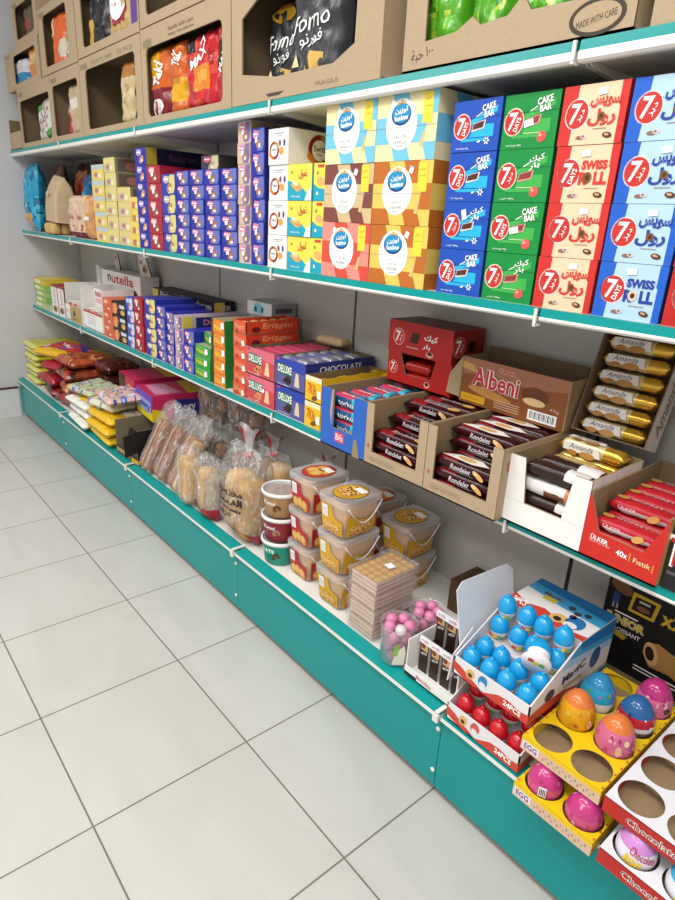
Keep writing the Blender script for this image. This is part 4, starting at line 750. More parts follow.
for k,(x,y,l) in enumerate([(1.27,.20,'open magenta snack box farther from the bread, brown inside showing'),(1.56,.165,'magenta and violet snack box beside the bread bags')]):
    q=carton('carton_base',.2,.15,.165,CARD,None,'box'); put(q,(x,.292,ZB),'brown carton under the '+('first' if k==0 else 'second')+' magenta snack box')
    MG=M('#bf2456',.4); w,d,h=.23,.245,.12
    if k==0:
        mb=MB(); mb.box(0,w,0,d,0,.004,MG); mb.box(0,w,d-.004,d,.004,h,MG,front=CARDIN); mb.box(0,w,.004,d-.004,h-.004,h,MG,bottom=CARDIN); mb.box(w-.004,w,0,d-.004,.004,h-.004,MG,left=CARDIN); mb.box(.1,w-.004,0,.004,.004,h-.004,MG); mb.box(0,.004,.004,d-.004,.004,h-.004,MG,right=CARDIN)
        R=frame((w,0,0),(0,1,0),(0,0,1)); F=frame((.1,0,0),(1,0,0),(0,0,1)); mb.poly(F,[(0,0),(.14,0),(.10,.06),(.05,.09),(0,.05)],M('#e0c81f')); T=frame((0,0,h),(1,0,0),(0,1,0)); mb.poly(T,[(0,d*.75),(w,d*.68),(w,d),(0,d)],M('#d9c01f'))
        mb.build('snack_box',loc=(x-.03,y,ZB+.1665),rot=(0,0,-.05),label=l,cat='box',group='magenta snack boxes')
    else: put(carton('snack_box',w,d,h,MG,magart,'box','magenta snack boxes'),(x-.01,y,ZB+.1665),l,(0,0,-.1))
# ------------------------------------------------------------------ bread
BRD=M('#a5713c',.7,0,.2,.25,.5,22); CRUST=M('#8f5a2c',.7,0,.2,.3,.5,26); CRMB=M('#d0aa70',.8,0,.2,.2,.5,40); RST=M('#9c1f24',.3)
def loaf(w,h,t,mat,seed,n=12,p=.55,end=.75):
    # long loaf: rounded-square section, softly rounded ends
    mb=MB(); vs=[]; K=16
    for i in range(n+1):
        a=i/n; e=end+(1-end)*min(1,min(a,1-a)/.1)**.5
        for k in range(K):
            b=2*pi*k/K; q=1+.05*noise.noise(Vector((a*5,b,seed)))
            c,s_=math.cos(b),math.sin(b)
            vs.append((w*.5*math.copysign(abs(c)**p,c)*e*q,t*.5*math.copysign(abs(s_)**p,s_)*e*q,a*h))
    fs=[(i*K+k,i*K+(k+1)%K,(i+1)*K+(k+1)%K,(i+1)*K+k) for i in range(n) for k in range(K)]+[tuple(range(K-1,-1,-1)),tuple(range(n*K,n*K+K))]
    mb.mesh(vs,fs,mat); return mb
def breadbag(loc,label,loaves,w,h,t,rx,ry,rz,seed,group,prints=None,neck=0,matf=None,rest=None):
    mb,S=pillow(w,h,t,matf or bands((0,1,0,1,FILM)),seed,20,24,.006,.35 if neck else .1,not neck)
    if prints: prints(mb,S,w,h)
    o=mb.build('bread_bag',label=label,cat='bread bag',group=group); o.matrix_world=T4(loc,rx,ry,rz)
    for k,(x,y,z,lw,lh,lt,m) in enumerate(loaves):
        loaf(lw,lh,lt,m,seed+k).build('bread_loaf',o,(x,y,z))
    settle(o,rest if rest else ZB+.004); return o
gb='clear bags of long bread'
for k,(x,y,l) in enumerate([(1.925,.085,'first bag of long brown bread sticks, beside the black carton'),(2.052,.09,'second bag of long brown bread sticks, red print between the loaves'),(2.18,.09,'third bag of long bread sticks, leaning on the second')]):
    def pr(mb,S,w,h,k=k):
        for a in range(2): mb.poly(S,[(w*.46+.02*a,h*.1),(w*.49+.02*a,h*.1),(w*.52+.02*a,h*.66),(w*.49+.02*a,h*.66)],RST if a else M('#dccfc4',.4),.002)
    breadbag((x,y-.05,ZB+.006),l,[(-.031,0,.012,.027,.225,.055,BRD),(.0,.004,.012,.027,.22,.055,CRUST if k==1 else BRD),(.031,.0,.012,.028,.215,.055,CRMB if k==2 else CRUST)],.112,.33,.07,-.48,-.02,-.12,100+k,gb,pr)
for k,(x,y,z,l) in enumerate([(2.06,.30,.0,'lower bag of small dark buns behind the first bread sticks'),(2.30,.31,.0,'lower bag of small dark buns behind the pale bread sticks'),(2.06,.31,.2,'upper bag of small dark buns, behind the first bread sticks'),(2.30,.315,.2,'upper bag of small dark buns, behind the pale bread sticks')]):
    lv=[(-.062+.062*(i%3),.0,.03+.058*(i//3),.05,.05,.06,CRUST if i%2 else M('#5a3420',.7,0,.2,.2,.4,30)) for i in range(6)]
    breadbag((x,y,ZB),l,lv,.21,.195,.10,0,.02,.05,120+k,'bags of small buns at the back',rest=ZB+.002+z*.99)
# stack of pale sticks in clear wrap, then printed bags
def pr0(mb,S,w,h): 
    for a in (.35,.55): mb.poly(S,[(w*a,h*.05),(w*(a+.02),h*.05),(w*(a+.02),h*.75),(w*a,h*.75)],M('#e9e2d6',.4),.002)
breadbag((2.297,.05,ZB+.006),'clear bag of flat pale bread sticks in front, before the red-printed bag',[(-.035,0,.012,.031,.165,.07,CRMB),(.0,0,.012,.031,.165,.072,M('#c99a57',.7,0,.2,.2,.4,40)),(.035,0,.012,.031,.165,.07,CRMB)],.13,.225,.09,-.05,.03,-.2,130,gb,pr0)
def redbase(u,v): return RST if v<.16+.05*math.sin(u*9) else FILM
def prA(mb,S,w,h):
    mb.text(S,ar('مخبز'),w*.5,h*.36,w*.3,h*.05,M('#4a4344'),.002); mb.text(S,ar('خبز ابيض'),w*.5,h*.1,w*.4,h*.035,M('#e9dcd6'),.002); mb.rect(S,w*.5,h*.5,w*.56,h*.53,STK,.002)
    for k in range(5): mb.rect(S,w*.06,h*(.25+.06*k),w*.12,h*(.28+.06*k),RST,.002)
breadbag((2.44,.06,ZB+.006),'clear bread bag with red bottom edge, standing between the pale sticks and the tied bag',[(-.034,.0,.012,.062,.16,.065,CRMB),(.034,.005,.012,.062,.16,.065,M('#a8977f',.7,0,.2,.15,.4,30))],.155,.23,.09,-.05,.0,-.1,131,gb,prA,0,redbase)
INK=M('#1d1a22',.5)
def prB(mb,S,w,h):
    mb.text(S,ar('مخابز وحلويات'),w*.54,h*.57,w*.66,h*.10,INK,.003,0,.04); mb.text(S,ar('الفـــــارة'),w*.54,h*.47,w*.66,h*.10,INK,.003,0,.05); mb.text(S,"Bakery's & Sweets",w*.5,h*.39,w*.74,h*.045,INK,.003,0,.04); mb.text(S,ar('خبز توست'),w*.45,h*.32,w*.5,h*.06,INK,.003,0,.04)
    mb.rect(S,w*.2,h*.19,w*.5,h*.28,M('#c9bfae',.5),.002)
    for k in range(16): mb.rect(S,w*(.22+.0165*k),h*.2,w*(.228+.0165*k+.004*(k%3==0)),h*.27,M('#3a3a6a'),.0026)
    mb.text(S,ar('مخابز وحلويات الفارة'),w*.5,h*.07,w*.6,h*.03,M('#e9cfc9'),.002)
o=breadbag((2.648,.085,ZB+.006),'big tied bread bag with black writing and red bottom, standing at the deck edge',[(-.042,.0,.014,.082,.21,.105,CRMB),(.042,.0,.014,.08,.205,.10,M('#bf9455',.75,0,.2,.2,.5,35))],.235,.33,.16,-.03,.0,-.1,132,gb,prB,1,lambda u,v: RST if v<.13 else FILM)
def knot(parent,x,z,s,red=True):
    q=MB(); pts=[]
    for i in range(9): 
        a=i/8; q_=.012+.03*s*a**1.5
        pts.append((q_,z+.09*s*a))
    n=16; vs=[];
    for i,(r_,zz) in enumerate(pts):
        for k in range(n):
            b=2*pi*k/n; rr=r_*(1+.35*math.sin(3*b+i*.5)*(i/8)); vs.append((x+rr*math.cos(b),rr*.7*math.sin(b),zz+.012*math.sin(2*b+1)*(i/8)))
    q.mesh(vs,[(i*n+k,i*n+(k+1)%n,(i+1)*n+(k+1)%n,(i+1)*n+k) for i in range(8) for k in range(n)],[RST if red and k in (2,3,9,10,11) and i>3 else FILM2 for i in range(8) for k in range(n)])
    q.build('bag_neck',parent)['label']='gathered clear bag neck with red marks'
    q=MB(); q.lathe([(.011,-.008),(.016,-.003),(.016,.004),(.011,.009)],M('#c01d2a',.35),12,(x,0,z)); q.build('tie',parent)['label']='red tie'
knot(o,.01,.30,1)
# second tied bag neck rises behind
o=breadbag((2.55,.27,ZB+.006),'tied bread bag behind the big one, its red-marked neck showing',[(-.03,.0,.012,.09,.19,.09,CRUST),(.04,.0,.012,.09,.19,.09,CRMB)],.2,.25,.11,0,0,.1,133,gb,None,1); knot(o,0,.232,.75)
o=breadbag((2.80,.32,ZB+.006),'tied clear bag of flat bread at the back, behind the ice-cream-style tubs',[(-.04,.0,.012,.05,.17,.08,CRUST),(.03,.0,.012,.05,.17,.08,BRD)],.19,.27,.11,0,0,.0,134,gb,None,1); knot(o,0,.252,.5)
# ------------------------------------------------------------------ round tubs
def tub(body,top,art,lidmat,label,z):
    mb=MB(); mb.lathe([(.050,0),(.052,.002),(.0595,.072)],body,32,cap1=False); 
    S=lambda u,v,d=0:Vector(((.0525+.0075*v/.075+d)*math.sin(u/.056),-(.0525+.0075*v/.075+d)*math.cos(u/.056),v))
    art(mb,S)
    o=mb.build('round_tub',loc=(2.845,.098,z),rot=(0,0,.15),label=label,cat='tub',group='round tubs stacked in three')
    q=MB(); q.lathe([(.0595,.072),(.064,.072),(.0655,.078),(.064,.084),(.060,.084),(.059,.079)],M('#ecebe8',.35),32,cap0=False,cap1=False); q.build('rim',o)['label']='white rim'
    q=MB(); q.lathe([(.0585,.0775),(.04,.0785),(.0,.079)],lidmat,24,cap0=False,cap1=False); q.build('clear_lid',o)
    return o
def a1(c1,txt,c2):
    def f(mb,S):
        mb.text(S,txt,0,.05,.05,.014,TW,.0006,0,.02)
        for i in range(10):
            mb.poly(S,[(.02+.0,.02)]+[(.03+.014*math.cos(2*pi*k/10),.03+.016*math.sin(2*pi*k/10)) for k in range(6)],c2,.0008)
    return f
tub(M('#16957f',.35),0,a1(0,'DATE',M('#8a6a3a')),FILM2,'green round tub, lowest of the three tubs',ZB+.001)
tub(M('#8f2430',.35),0,a1(0,'Ma\'amoul',M('#d9a58a')),FILM2,'dark red round tub between the green and beige ones',ZB+.086)
o=tub(M('#b98a5c',.4),0,a1(0,'Ma\'amoul',M('#8a5f38')),FILM2,'beige round tub on top, cookies showing under its lid',ZB+.171)
for k in range(9):
    a=k*2*pi/8; r_=.036 if k<8 else 0; q=MB(); q.lathe([(.008,0),(.015,.004),(.015,.009),(.008,.013)],BRD,10); q.build('cookie',o,(r_*math.cos(a),r_*math.sin(a),.0635))
# ------------------------------------------------------------------ square biscuit buckets
COOK=M('#d59a48',.6,0,.2,.25,.4,60); CHIP=M('#4a2a18',.6)
def rr(w,d,r,n=4):
    p=[]
    for cx,cy,a0 in ((w/2-r,-d/2+r,-pi/2),(w/2-r,d/2-r,0),(-w/2+r,d/2-r,pi/2),(-w/2+r,-d/2+r,pi)):
        p+=[(cx+r*math.cos(a0+k*pi/2/n),cy+r*math.sin(a0+k*pi/2/n)) for k in range(n+1)]
    return p
def loft(mb,secs,mat,cap0=True,cap1=True,sm=True):
    n=len(secs[0][0]); vs=[(x,y,z) for p,z in secs for x,y in p]; fs=[(j*n+i,j*n+(i+1)%n,(j+1)*n+(i+1)%n,(j+1)*n+i) for j in range(len(secs)-1) for i in range(n)]
    if cap0: fs.append(tuple(range(n-1,-1,-1)))
    if cap1: fs.append(tuple(range((len(secs)-1)*n,len(secs)*n)))
    mb.mesh(vs,fs,mat,sm)
def cookie_print(mb,S,w,h,chips,seed):
    R_=random.Random(seed)
    for k in range(3): 
        cx,cy=w*(.2+.3*k),h*(.40+.08*(k%2)); mb.ell(S,cx,cy,w*.19,h*.40,M('#cf8f3c'),.0008+.0003*k,16); mb.ell(S,cx-.003,cy+.003,w*.145,h*.30,M('#e3b566'),.0010+.0003*k,14)
        if chips:
            for i in range(7): mb.ell(S,cx+R_.uniform(-.13,.13)*w,cy+R_.uniform(-.3,.3)*h,w*.026,w*.026,CHIP,.0013+.0003*k,6)
BW,BD,BH=.118,.152,.1145
def bucket(loc,label,kind,sticker=True,group='square biscuit buckets'):
    red=kind=='red'; lab=M('#b8232a',.35) if red else M('#d9a81f',.35)
    mb=MB(); loft(mb,[(rr(BW*.82,BD*.82,.02),0),(rr(BW*.94,BD*.94,.022),BH*.86)],TUBP,True,False)
    o=mb.build('biscuit_bucket',loc=loc,rot=(0,0,random.uniform(-.02,.02)),label=label,cat='bucket',group=group)
    q=MB(); loft(q,[(rr(BW*.77,BD*.77,.015),.003),(rr(BW*.86,BD*.86,.016),BH*.70)],COOK); q.build('biscuit_filling',o)
    # printed label wraps the front and the aisle-side end
    q=MB(); t0=math.atan2(BW*.04,BH*.86)
    Sf=lambda u,v,d=0:Vector((-BW*.41+u-(0),-BD*.41-BD*.06*v/(BH*.86)-.0008-d,v)); Sr=lambda u,v,d=0:Vector((BW*.41+BW*.06*v/(BH*.86)+.0008+d,-BD*.41+u,v))
    for S,W in ((Sf,BW*.82),(Sr,BD*.78)):
        q.poly(S,[(W*.10,.006),(W*.92,.006),(W*.95,.048),(W*.74,.052),(W*.58,.060),(W*.52,.094),(W*.02,.094)] if S is Sf else [(W*.06,.006),(W*.9,.006),(W*.95,.05),(W*.6,.046),(W*.3,.06),(W*.04,.07)],lab,.0003)
        cookie_print(q,lambda u,v,d=0,S=S,W=W:S(u+W*.12,v+.004,d),W*.76,.044,not red,7)
    q.rect(Sf,BW*.10,.050,BW*.29,.086,STK,.0016)
    for k in range(4): q.rect(Sf,BW*.12,.056+.006*k,BW*.27,.058+.006*k,M('#b9b9bd'),.002)
    q.build('printed_label',o)['label']='printed paper label'
    q=MB(); loft(q,[(rr(BW*.97,BD*.97,.022),BH*.80),(rr(BW*1.02,BD*1.02,.024),BH*.82),(rr(BW*1.03,BD*1.03,.024),BH*.97),(rr(BW*.98,BD*.98,.02),BH),(rr(BW*.9,BD*.9,.016),BH*.985)],FILM2,False,True); l_=q.build('clear_lid',o)
    q=MB(); T=frame((0,0,BH*.985),(1,0,0),(0,1,0)); q.ell(T,0,0,BW*.40,BD*.37,M('#7a1d1a') if red else M('#3a2a14'),.0006,26); q.ell(T,0,0,BW*.38,BD*.355,M('#c23a2a') if red else M('#d3a21c'),.0009,26)
    for k in range(4):
        a=k*pi/2+.5; q.ell(T,BW*.15*math.cos(a),BD*.14*math.sin(a),BW*.18,BD*.16,M('#c9873a'),.0012+.0002*k,14); q.ell(T,BW*.15*math.cos(a)-.002,BD*.14*math.sin(a)+.002,BW*.14,BD*.125,M('#e3b260'),.0014+.0002*k,14)
        if not red:
            for i in range(5): q.ell(T,BW*.15*math.cos(a)+.011*math.cos(i*1.7),BD*.14*math.sin(a)+.012*math.sin(i*1.7),.0034,.0034,CHIP,.0026,6)
    q.build('lid_print',l_)['label']='round printed picture on the lid'
    if sticker: q=MB(); q.prism(lambda u,v,d=0:T(u,v,d+.0032),[(-.005,.015),(.033,.01),(.036,.034),(-.002,.038)],.0004,STK); q.build('price_sticker',l_)['label']='white price sticker'
    q=MB()
    q.tube([(BW*.525,-BD*.42+BD*.84*k/10,BH*.86-.055*math.sin(pi*k/10)) for k in range(11)],.0022,M('#d9dade',.35),6); q.build('handle',o)['label']='thin white swing handle'
    return o
for k in range(3): bucket((2.972,.143,ZB+.001+.1153*k),'bucket with red label, '+order(k,3)+' of the stack beside the round tubs','red')
for k in range(3): bucket((3.140,.125,ZB+.001+.1153*k),'bucket with yellow label, '+order(k,3)+' of the front stack','yel')
for k in range(2): bucket((3.185,.335,ZB+.001+.1153*k),'bucket with yellow label in the shaded back stack, '+order(k,2),'yel')
bucket((3.02,.36,ZB+.001),'bucket with red label on the deck by the back panel, below another','red'); bucket((3.02,.36,ZB+.1163),'bucket with red label at the back, atop another','red')
# ------------------------------------------------------------------ wafer trays
WAF=M('#b8873a',.7,0,.2,.25,.5,70); WSD=M('#d3b7a4',.7,0,.2,.22,.4,80)
for k in range(4):
    w,d,h=.112,.165,.0455; mb=MB(); p=rr(w,d,.008); loft(mb,[([(x*.95,y*.97) for x,y in p],0),(p,h-.005),([(x*1.02,y*1.015) for x,y in p],h-.004),(p,h)],FILM3,True,True,False)
    o=mb.build('wafer_tray',loc=(3.297,.120,ZB+.0045+k*.0462),rot=(0,0,.02*(k%2)-.01),label='clear lidded tray of golden wafers, '+order(k,4)+' of its stack',cat='tray',group='clear trays of wafers')
    for j in range(3):
        q=MB(); q.box(-.047,.047,-.073,.073,.003+j*.0125,.0135+j*.0125,WSD,top=WAF); 
        if j==2:
            T=frame((-.047,-.073,.0385),(1,0,0),(0,1,0))
            for a in range(4):
                for b in range(6): q.ell(T,.012+.0235*a,.013+.0245*b,.010,.010,M('#cfa255',.7),.0006,7)
        q.build('wafer_layer',o)
    if k in (0,1): q=MB(); q.box(.054,.0548,-.05,.07,.014,.034,M('#d8c6c2',.4)); q.text(frame((.0552,-.05,.014),(0,1,0),(0,0,1)),'WAFER',.05,.01,.05,.01,M('#b0343c')); q.build('paper_strip',o)
    if k==3: q=MB(); T=frame((0,0,h+.0006),(1,0,0),(0,1,0)); q.prism(T,[(-.002,.0),(.022,-.004),(.026,.018),(.002,.022)],.0004,STK); q.build('price_sticker',o)['label']='white price sticker'
mb=MB(); mb.box(0,.12,0,.12,0,.10,M('#5a4632',.7,0,.2,.3,.5,40)); q=mb.build('wafer_block',loc=(3.36,.335,ZB),label='dark brown wrapped block behind the wafer stack',cat='packet')
q=MB(); q.box(.03,.06,.03,.045,.1002,.1008,STK); q.build('price_sticker',q and bpy.data.objects['wafer_block'])
# ------------------------------------------------------------------ gum jars and choc stick display
GUM=M('#dd84ae',.35); GUMW=M('#dccfce',.35)
def jar(x,y,s,label):
    mb=MB(); mb.lathe([(.040,0),(.043,.003),(.046,.10),(.049,.103),(.049,.108),(.046,.108),(.0445,.103),(.0415,.006),(.0,.004)],JARP,30,cap0=True,cap1=False)
    o=mb.build('gum_jar',loc=(x,y,ZB+.0045),label=label,cat='jar',group='open clear jars of gum balls'); return o
for n,(x,y,l) in enumerate([(3.428,.055,'open clear jar of pink gum balls at the deck edge'),(3.432,.158,'open clear jar of pink gum balls behind the first jar')]):
    jar(x,y,1,l); R_=random.Random(n); pts=[]
    for lay_ in range(4):
        m=5
        for k in range(m):
            a=2*pi*k/m+lay_*pi/5; pts.append((x+.0262*math.cos(a),y+.0262*math.sin(a),ZB+.0255+lay_*.0262,lay_))
    me=None
    for k,(a,b,c,ly) in enumerate(pts):
        l='pink gum ball inside the '+('front' if n==0 else 'second')+' clear jar'
        white=(n==0 and ly==3 and k%5==3)
        q=MB(); N_=10
        if me is None or white:
            q.lathe([(.0152*math.sin(pi*j/8),-.0152*math.cos(pi*j/8)) for j in range(1,8)],GUMW if white else GUM,14); o=q.build('gum_ball',loc=(a,b,c)); o['category']='gum ball'
            if white: o['label']='white gum ball on top in the front clear jar'
            else: me=o; o['label']=l; o['group']='gum balls in the '+('front' if n==0 else 'second')+' jar'
        else: o=me.copy(); C.objects.link(o); o.location=(a,b,c)
mb=MB(); S=lambda u,v,d=0:Vector((3.428+(.0447+d)*math.sin(u/.045+.5),.055-(.0447+d)*math.cos(u/.045+.5),ZB+.0035+v)); mb.poly(S,[(-.0,.01),(.03,.012),(.034,.045),(.028,.07),(.008,.05)],M('#e2dccb',.4),.003); mb.poly(S,[(.0,.035),(.012,.04),(.016,.075),(.006,.07)],M('#7fae4a',.4),.0034); mb.build('jar_label',bpy.data.objects['gum_jar'])
jl=bpy.data.objects['jar_label']; jl.matrix_parent_inverse=Matrix.Translation(bpy.data.objects['gum_jar'].location).inverted()
# chocolate stick display: low white tray, two tiers of upright packs in clear holders
mb=MB(); w,d=.158,.16; mb.box(0,w,0,d,0,.003,WHITE); mb.prism(frame((0,0,0),(1,0,0),(0,0,1)),[(0,0),(w,0),(w,.030),(0,.024)],.003,WHITE,WHITE); mb.box(0,.003,.003,d,.003,.1,WHITE); mb.box(w-.003,w,.003,d,.003,.1,WHITE); mb.box(.003,w-.003,d-.003,d,.003,.1,WHITE); mb.box(.003,w-.003,.065,.145,.003,.055,BLK)
F=frame((0,0,0),(1,0,0),(0,0,1)); mb.rect(F,0,0,w*.25,.01,M('#2a1f1c')); mb.text(F,'Biscolata',w*.4,.014,w*.3,.010,M('#b5303a'),.0006,-.05,.01)
mb.build('display_tray',loc=(3.487,.024,ZB+.0085),label='low white display of upright chocolate sticks beside the gum jars',cat='tray')
CSB=M('#2d1c17',.3); 
mb=MB(); mb.box(-.014,.014,-.009,.009,0,.086,M('#dcd9d8',.35),right=M('#cfccca',.35),front=CSB); Fk=frame((-.014,-.009,0),(1,0,0),(0,0,1)); mb.rect(Fk,.003,.062,.025,.082,M('#c9a070')); mb.ell(Fk,.010,.075,.007,.008,M('#7a3f22'),.0006,8); mb.text(Fk,'stix',.014,.055,.02,.008,TW,.0006,.3); 
mb.prism(frame((-.018,-.0105,.082),(1,0,0),(0,.25,1)),[(0,0),(.036,0),(.036,.016),(0,.016)],.004,M('#dfe3ea',.35)); mb.text(frame((-.018,-.0105,.082),(1,0,0),(0,.25,1)),'milk',.018,.008,.024,.008,M('#c23a44'),.0006)
pl=[]
for tier,(y,zz) in enumerate([(.045,.0035),(.098,.056)]):
    for k in range(4): pl.append(((3.513+.035*k,.024+y,ZB+.0085+zz),(0,0,.0),('lower' if tier==0 else 'upper')+' tier, '+['beside the jars','second','third','beside the egg boxes'][k]))
packs(mb,'chocolate_stick','bar','upright chocolate sticks in two tiers',pl,'upright dark chocolate stick')
# ------------------------------------------------------------------ boxes of foil eggs
def eggmesh(r,h,cols,n=20,m=12,tp=.22):
    mb=MB(); prof=[]; ms=[]
    for j in range(1,m):
        t=pi*j/m; z=(1-math.cos(t))/2; rr_=math.sin(t)*(1+tp*.27-tp*z)
        prof.append((r*rr_,h*z))
    for j in range(m-2):
        zc=(prof[j][1]+prof[j+1][1])/2/h; ms.append(next(c for lim,c in cols if zc<=lim))
    mb.lathe(prof,ms,n); return mb
EB=M('#149bd8',.15,0,.6); EW=M('#e6e6ea',.25); ER=M('#bf1623',.15,0,.6)
def eggbox(z,col,lip_em):
    w,d,hb,lip=.192,.315,.122,.045; CB=M('#e3dfe0',.45); LB_=M('#3a9fd0',.45); DB_=M('#1272b4',.45); RD_=M('#c9402f',.45)
    mb=MB(); t=.003; mb.box(0,w,0,d,0,t,CB)
    side=[(0,0),(d,0),(d,hb),(.165,hb),(.0,lip)]
    for x in (0,w-t):
        f=lambda u,v,dd=0,x=x:Vector((x+t+dd,u,v)); mb.prism(f,side,t,CB,CB)
    R=frame((w,0,0),(0,1,0),(0,0,1)); mb.poly(R,[(.10,hb*.66),(d,hb*.42),(d,hb),(.165,hb),(.13,hb*.86)],M('#a9c8e0',.45),.0003); mb.poly(R,[(.13,hb*.78),(d,hb*.56),(d,hb),(.165,hb),(.15,hb*.94)],LB_,.0005); mb.poly(R,[(.17,hb*.84),(d,hb*.7),(d,hb),(.165,hb)],DB_,.0007); mb.poly(R,[(0,0),(.2,0),(.13,.02),(.05,.025),(0,.02)],RD_,.0005)
    mb.text(R,'MagiC',d*.5,hb*.42,.09,.028,M('#5a2f2a'),.0008,.1,.03); mb.ell(R,d*.78,hb*.4,.022,.028,M('#23508a'),.0007,12); mb.ell(R,d*.22,hb*.3,.018,.014,M('#3a3f55'),.0007,10); mb.rect(R,d*.4,hb*.18,d*.62,hb*.26,M('#cfae4a'),.0007)
    F=frame((0,0,0),(1,0,0),(0,0,1)); mb.prism(F,[(0,0),(w,0),(w,lip),(0,lip)],t,CB)
    mb.poly(F,[(0,lip*.3),(0,lip*.75),(w*.12,lip*.6),(w*.24,lip*.35),(w*.4,lip*.12),(w*.3,0),(w*.12,lip*.1)],RD_,.0003); mb.poly(F,[(w*.4,0),(w*.5,lip*.22),(w*.62,lip*.5),(w*.75,lip*.55),(w*.88,lip*.42),(w,lip*.5),(w,0)],RD_,.0003)
    mb.ell(F,w*.24,lip*.55,w*.055,lip*.3,M('#d9b06a'),.0007,12,-.5); mb.ell(F,w*.24,lip*.5,w*.03,lip*.12,M('#4a2a1c'),.0009,10,-.5); mb.ell(F,w*.41,lip*.55,w*.07,lip*.42,M('#e3e6ee'),.0006,16,-.3); mb.ell(F,w*.41,lip*.6,w*.06,lip*.34,lip_em,.0008,16,-.3); mb.ell(F,w*.41,lip*.42,w*.045,lip*.16,CB,.0010,12,-.3); mb.text(F,'24PCS',w*.8,lip*.3,w*.22,lip*.28,TW,.0009,-.06,.03)
    mb.box(t,w-t,.165,.168,t,hb-t,CB); mb.box(t,w-t,d-t,d,t,hb,CB); mb.box(0,w,.165,d,hb-.0005,hb+t,CB)
    # step that carries the rear rows
    mb.box(t,w-t,.092,.164,t,.050,CB)
    T=frame((0,.165,hb+t),(1,0,0),(0,1,0)); D=d-.165
    mb.poly(T,[(0,D),(0,D*.62),(w*.5,D*.52),(w,D*.5),(w,D)],LB_,.0003); mb.poly(T,[(0,D),(0,D*.82),(w,D*.72),(w,D)],DB_,.0005); mb.poly(T,[(0,0),(w,0),(w,D*.14),(w*.8,D*.08),(w*.6,D*.2),(w*.4,D*.28),(w*.2,D*.18),(0,D*.3)],RD_,.0004); mb.text(T,'24PCS',w*.13,D*.14,w*.2,D*.14,TW,.0008,-.08,.03)
    mb.ell(T,w*.78,D*.3,w*.11,D*.18,M('#1f6fae'),.0007,16); mb.ell(T,w*.76,D*.2,w*.08,D*.08,CB,.0009,12); mb.ell(T,w*.6,D*.22,w*.09,D*.14,M('#d9b06a'),.0007,12,-.5); mb.ell(T,w*.6,D*.2,w*.05,D*.06,M('#3a2018'),.0009,10,-.5); mb.rect(T,w*.25,D*.5,w*.42,D*.62,M('#c9b83a'),.0007); mb.text(T,'MagiC',w*.34,D*.66,w*.26,D*.12,M('#7a3a34'),.0007,0,.03)
    for a,b in ((.6,.62),(.7,.55),(.8,.62),(.7,.42)): mb.ell(T,w*a,D*b,w*.045,D*.06,M('#2f3a4c'),.0007,9)
    mb.text(T,'surprise',w*.78,D*.8,w*.25,D*.08,M('#16599a'),.0008)
    return mb
X0=3.644
o=eggbox(ZB,ER,M('#c9544a')).build('egg_box',loc=(X0,-.001,ZB+.0045),label='lower display box of red and white foil eggs',cat='box',group='display boxes of foil eggs')
ZK=ZB+.0045+.1256
o=eggbox(ZK,EB,M('#2b7fb8')).build('egg_box',loc=(X0,.0,ZK),label='upper display box of blue foil eggs with blue top panel',cat='box',group='display boxes of foil eggs')
q=MB(); 
S=frame((-.006,0,.03),(0,1,0),(-.22,0,1)); q.prism(S,[(.03,.0),(.21,.0),(.235,.06),(.235,.135),(.215,.155),(.05,.165),(.03,.15)],.002,M('#dfe2e8',.4)); q.build('lid_flap',o)['label']='raised pale lid flap'
q=MB(); q.prism(frame((-.003,0,0),(0,1,0),(0,0,1)),[(-.01,-.02),(.05,.0),(.06,.09),(.0,.045)],.002,M('#dfe0e4',.4)); q.build('side_flap',o)['label']='pale torn side flap'
def eggs(col,cap,z,tag_,rows,group,tilt):
    A=eggmesh(.0218,.056,[(.38,EW),(1,col)],20,12,.1); S=lambda u,v,d=0:Vector(((.0238+d)*math.sin(u/.0226),-(.0238+d)*math.cos(u/.0226),v))
    for a,c in ((-.012,'#c9463a'),(-.002,'#d9b63a'),(.009,'#5aa24a')): A.ell(S,a,.014,.005,.004,M(c),.0012,8)
    
    A=A.build('foil_egg'); A['category']='egg'; A['group']=group; first=True
    q=MB(); q.lathe([(.005,0),(.0065,.002),(.003,.006)],col,8,(0,0,.0535)); q.build('foil_tip',A)
    NX=['by the jars side','second','third','by the tray side']
    for r_,(y,zz,n,rx) in enumerate(rows):
        for k in range(n):
            l='%s foil egg, %s, %s'%(tag_,['front row','second row','raised third row','raised back row'][r_],NX[k]); loc=(X0+.0278+.0457*k,y,z+zz); ro=(rx+random.uniform(-.08,.04),random.uniform(-.1,.1),random.uniform(-.2,1.0))
            if first: put(A,loc,l,ro); first=False
            else: dup(A,loc,l,ro)
eggs(ER,0,ZB+.0045,'red and white',[(.0255,.010,4,-.06),(.0685,.034,4,-.06),(.118,.0545,4,.0)],'red foil eggs',0)
eggs(EB,0,ZK,'bright blue',[(.0255,.012,4,-.06),(.0685,.020,4,-.05),(.1165,.058,4,.0),(.139,.100,4,.0)],'blue foil eggs',0)
# one egg lies loose on top with its big white cap towards the aisle
A=eggmesh(.025,.06,[(.42,EW),(1,EB)]); A=A.build('foil_egg',loc=(X0+.155,.060,ZK+.098),rot=(-1.25,.35,.5)); A['group']='blue foil eggs'; A['category']='egg'; A['label']='blue foil egg lying loose with a big white cap towards the aisle'
q=MB(); q.lathe([(.030,.0),(.031,.004),(.027,.008)],EW,22,(0,0,-.002)); S=frame((0,0,-.002),(1,0,0),(0,-1,0)); 
for a,c in ((-.012,'#c9463a'),(.0,'#d9c43a'),(.012,'#5aa24a')): q.ell(S,a,.004*abs(a)*50,.007,.006,M(c),.0008,8)
q.build('cap',A)['label']='white printed cap'
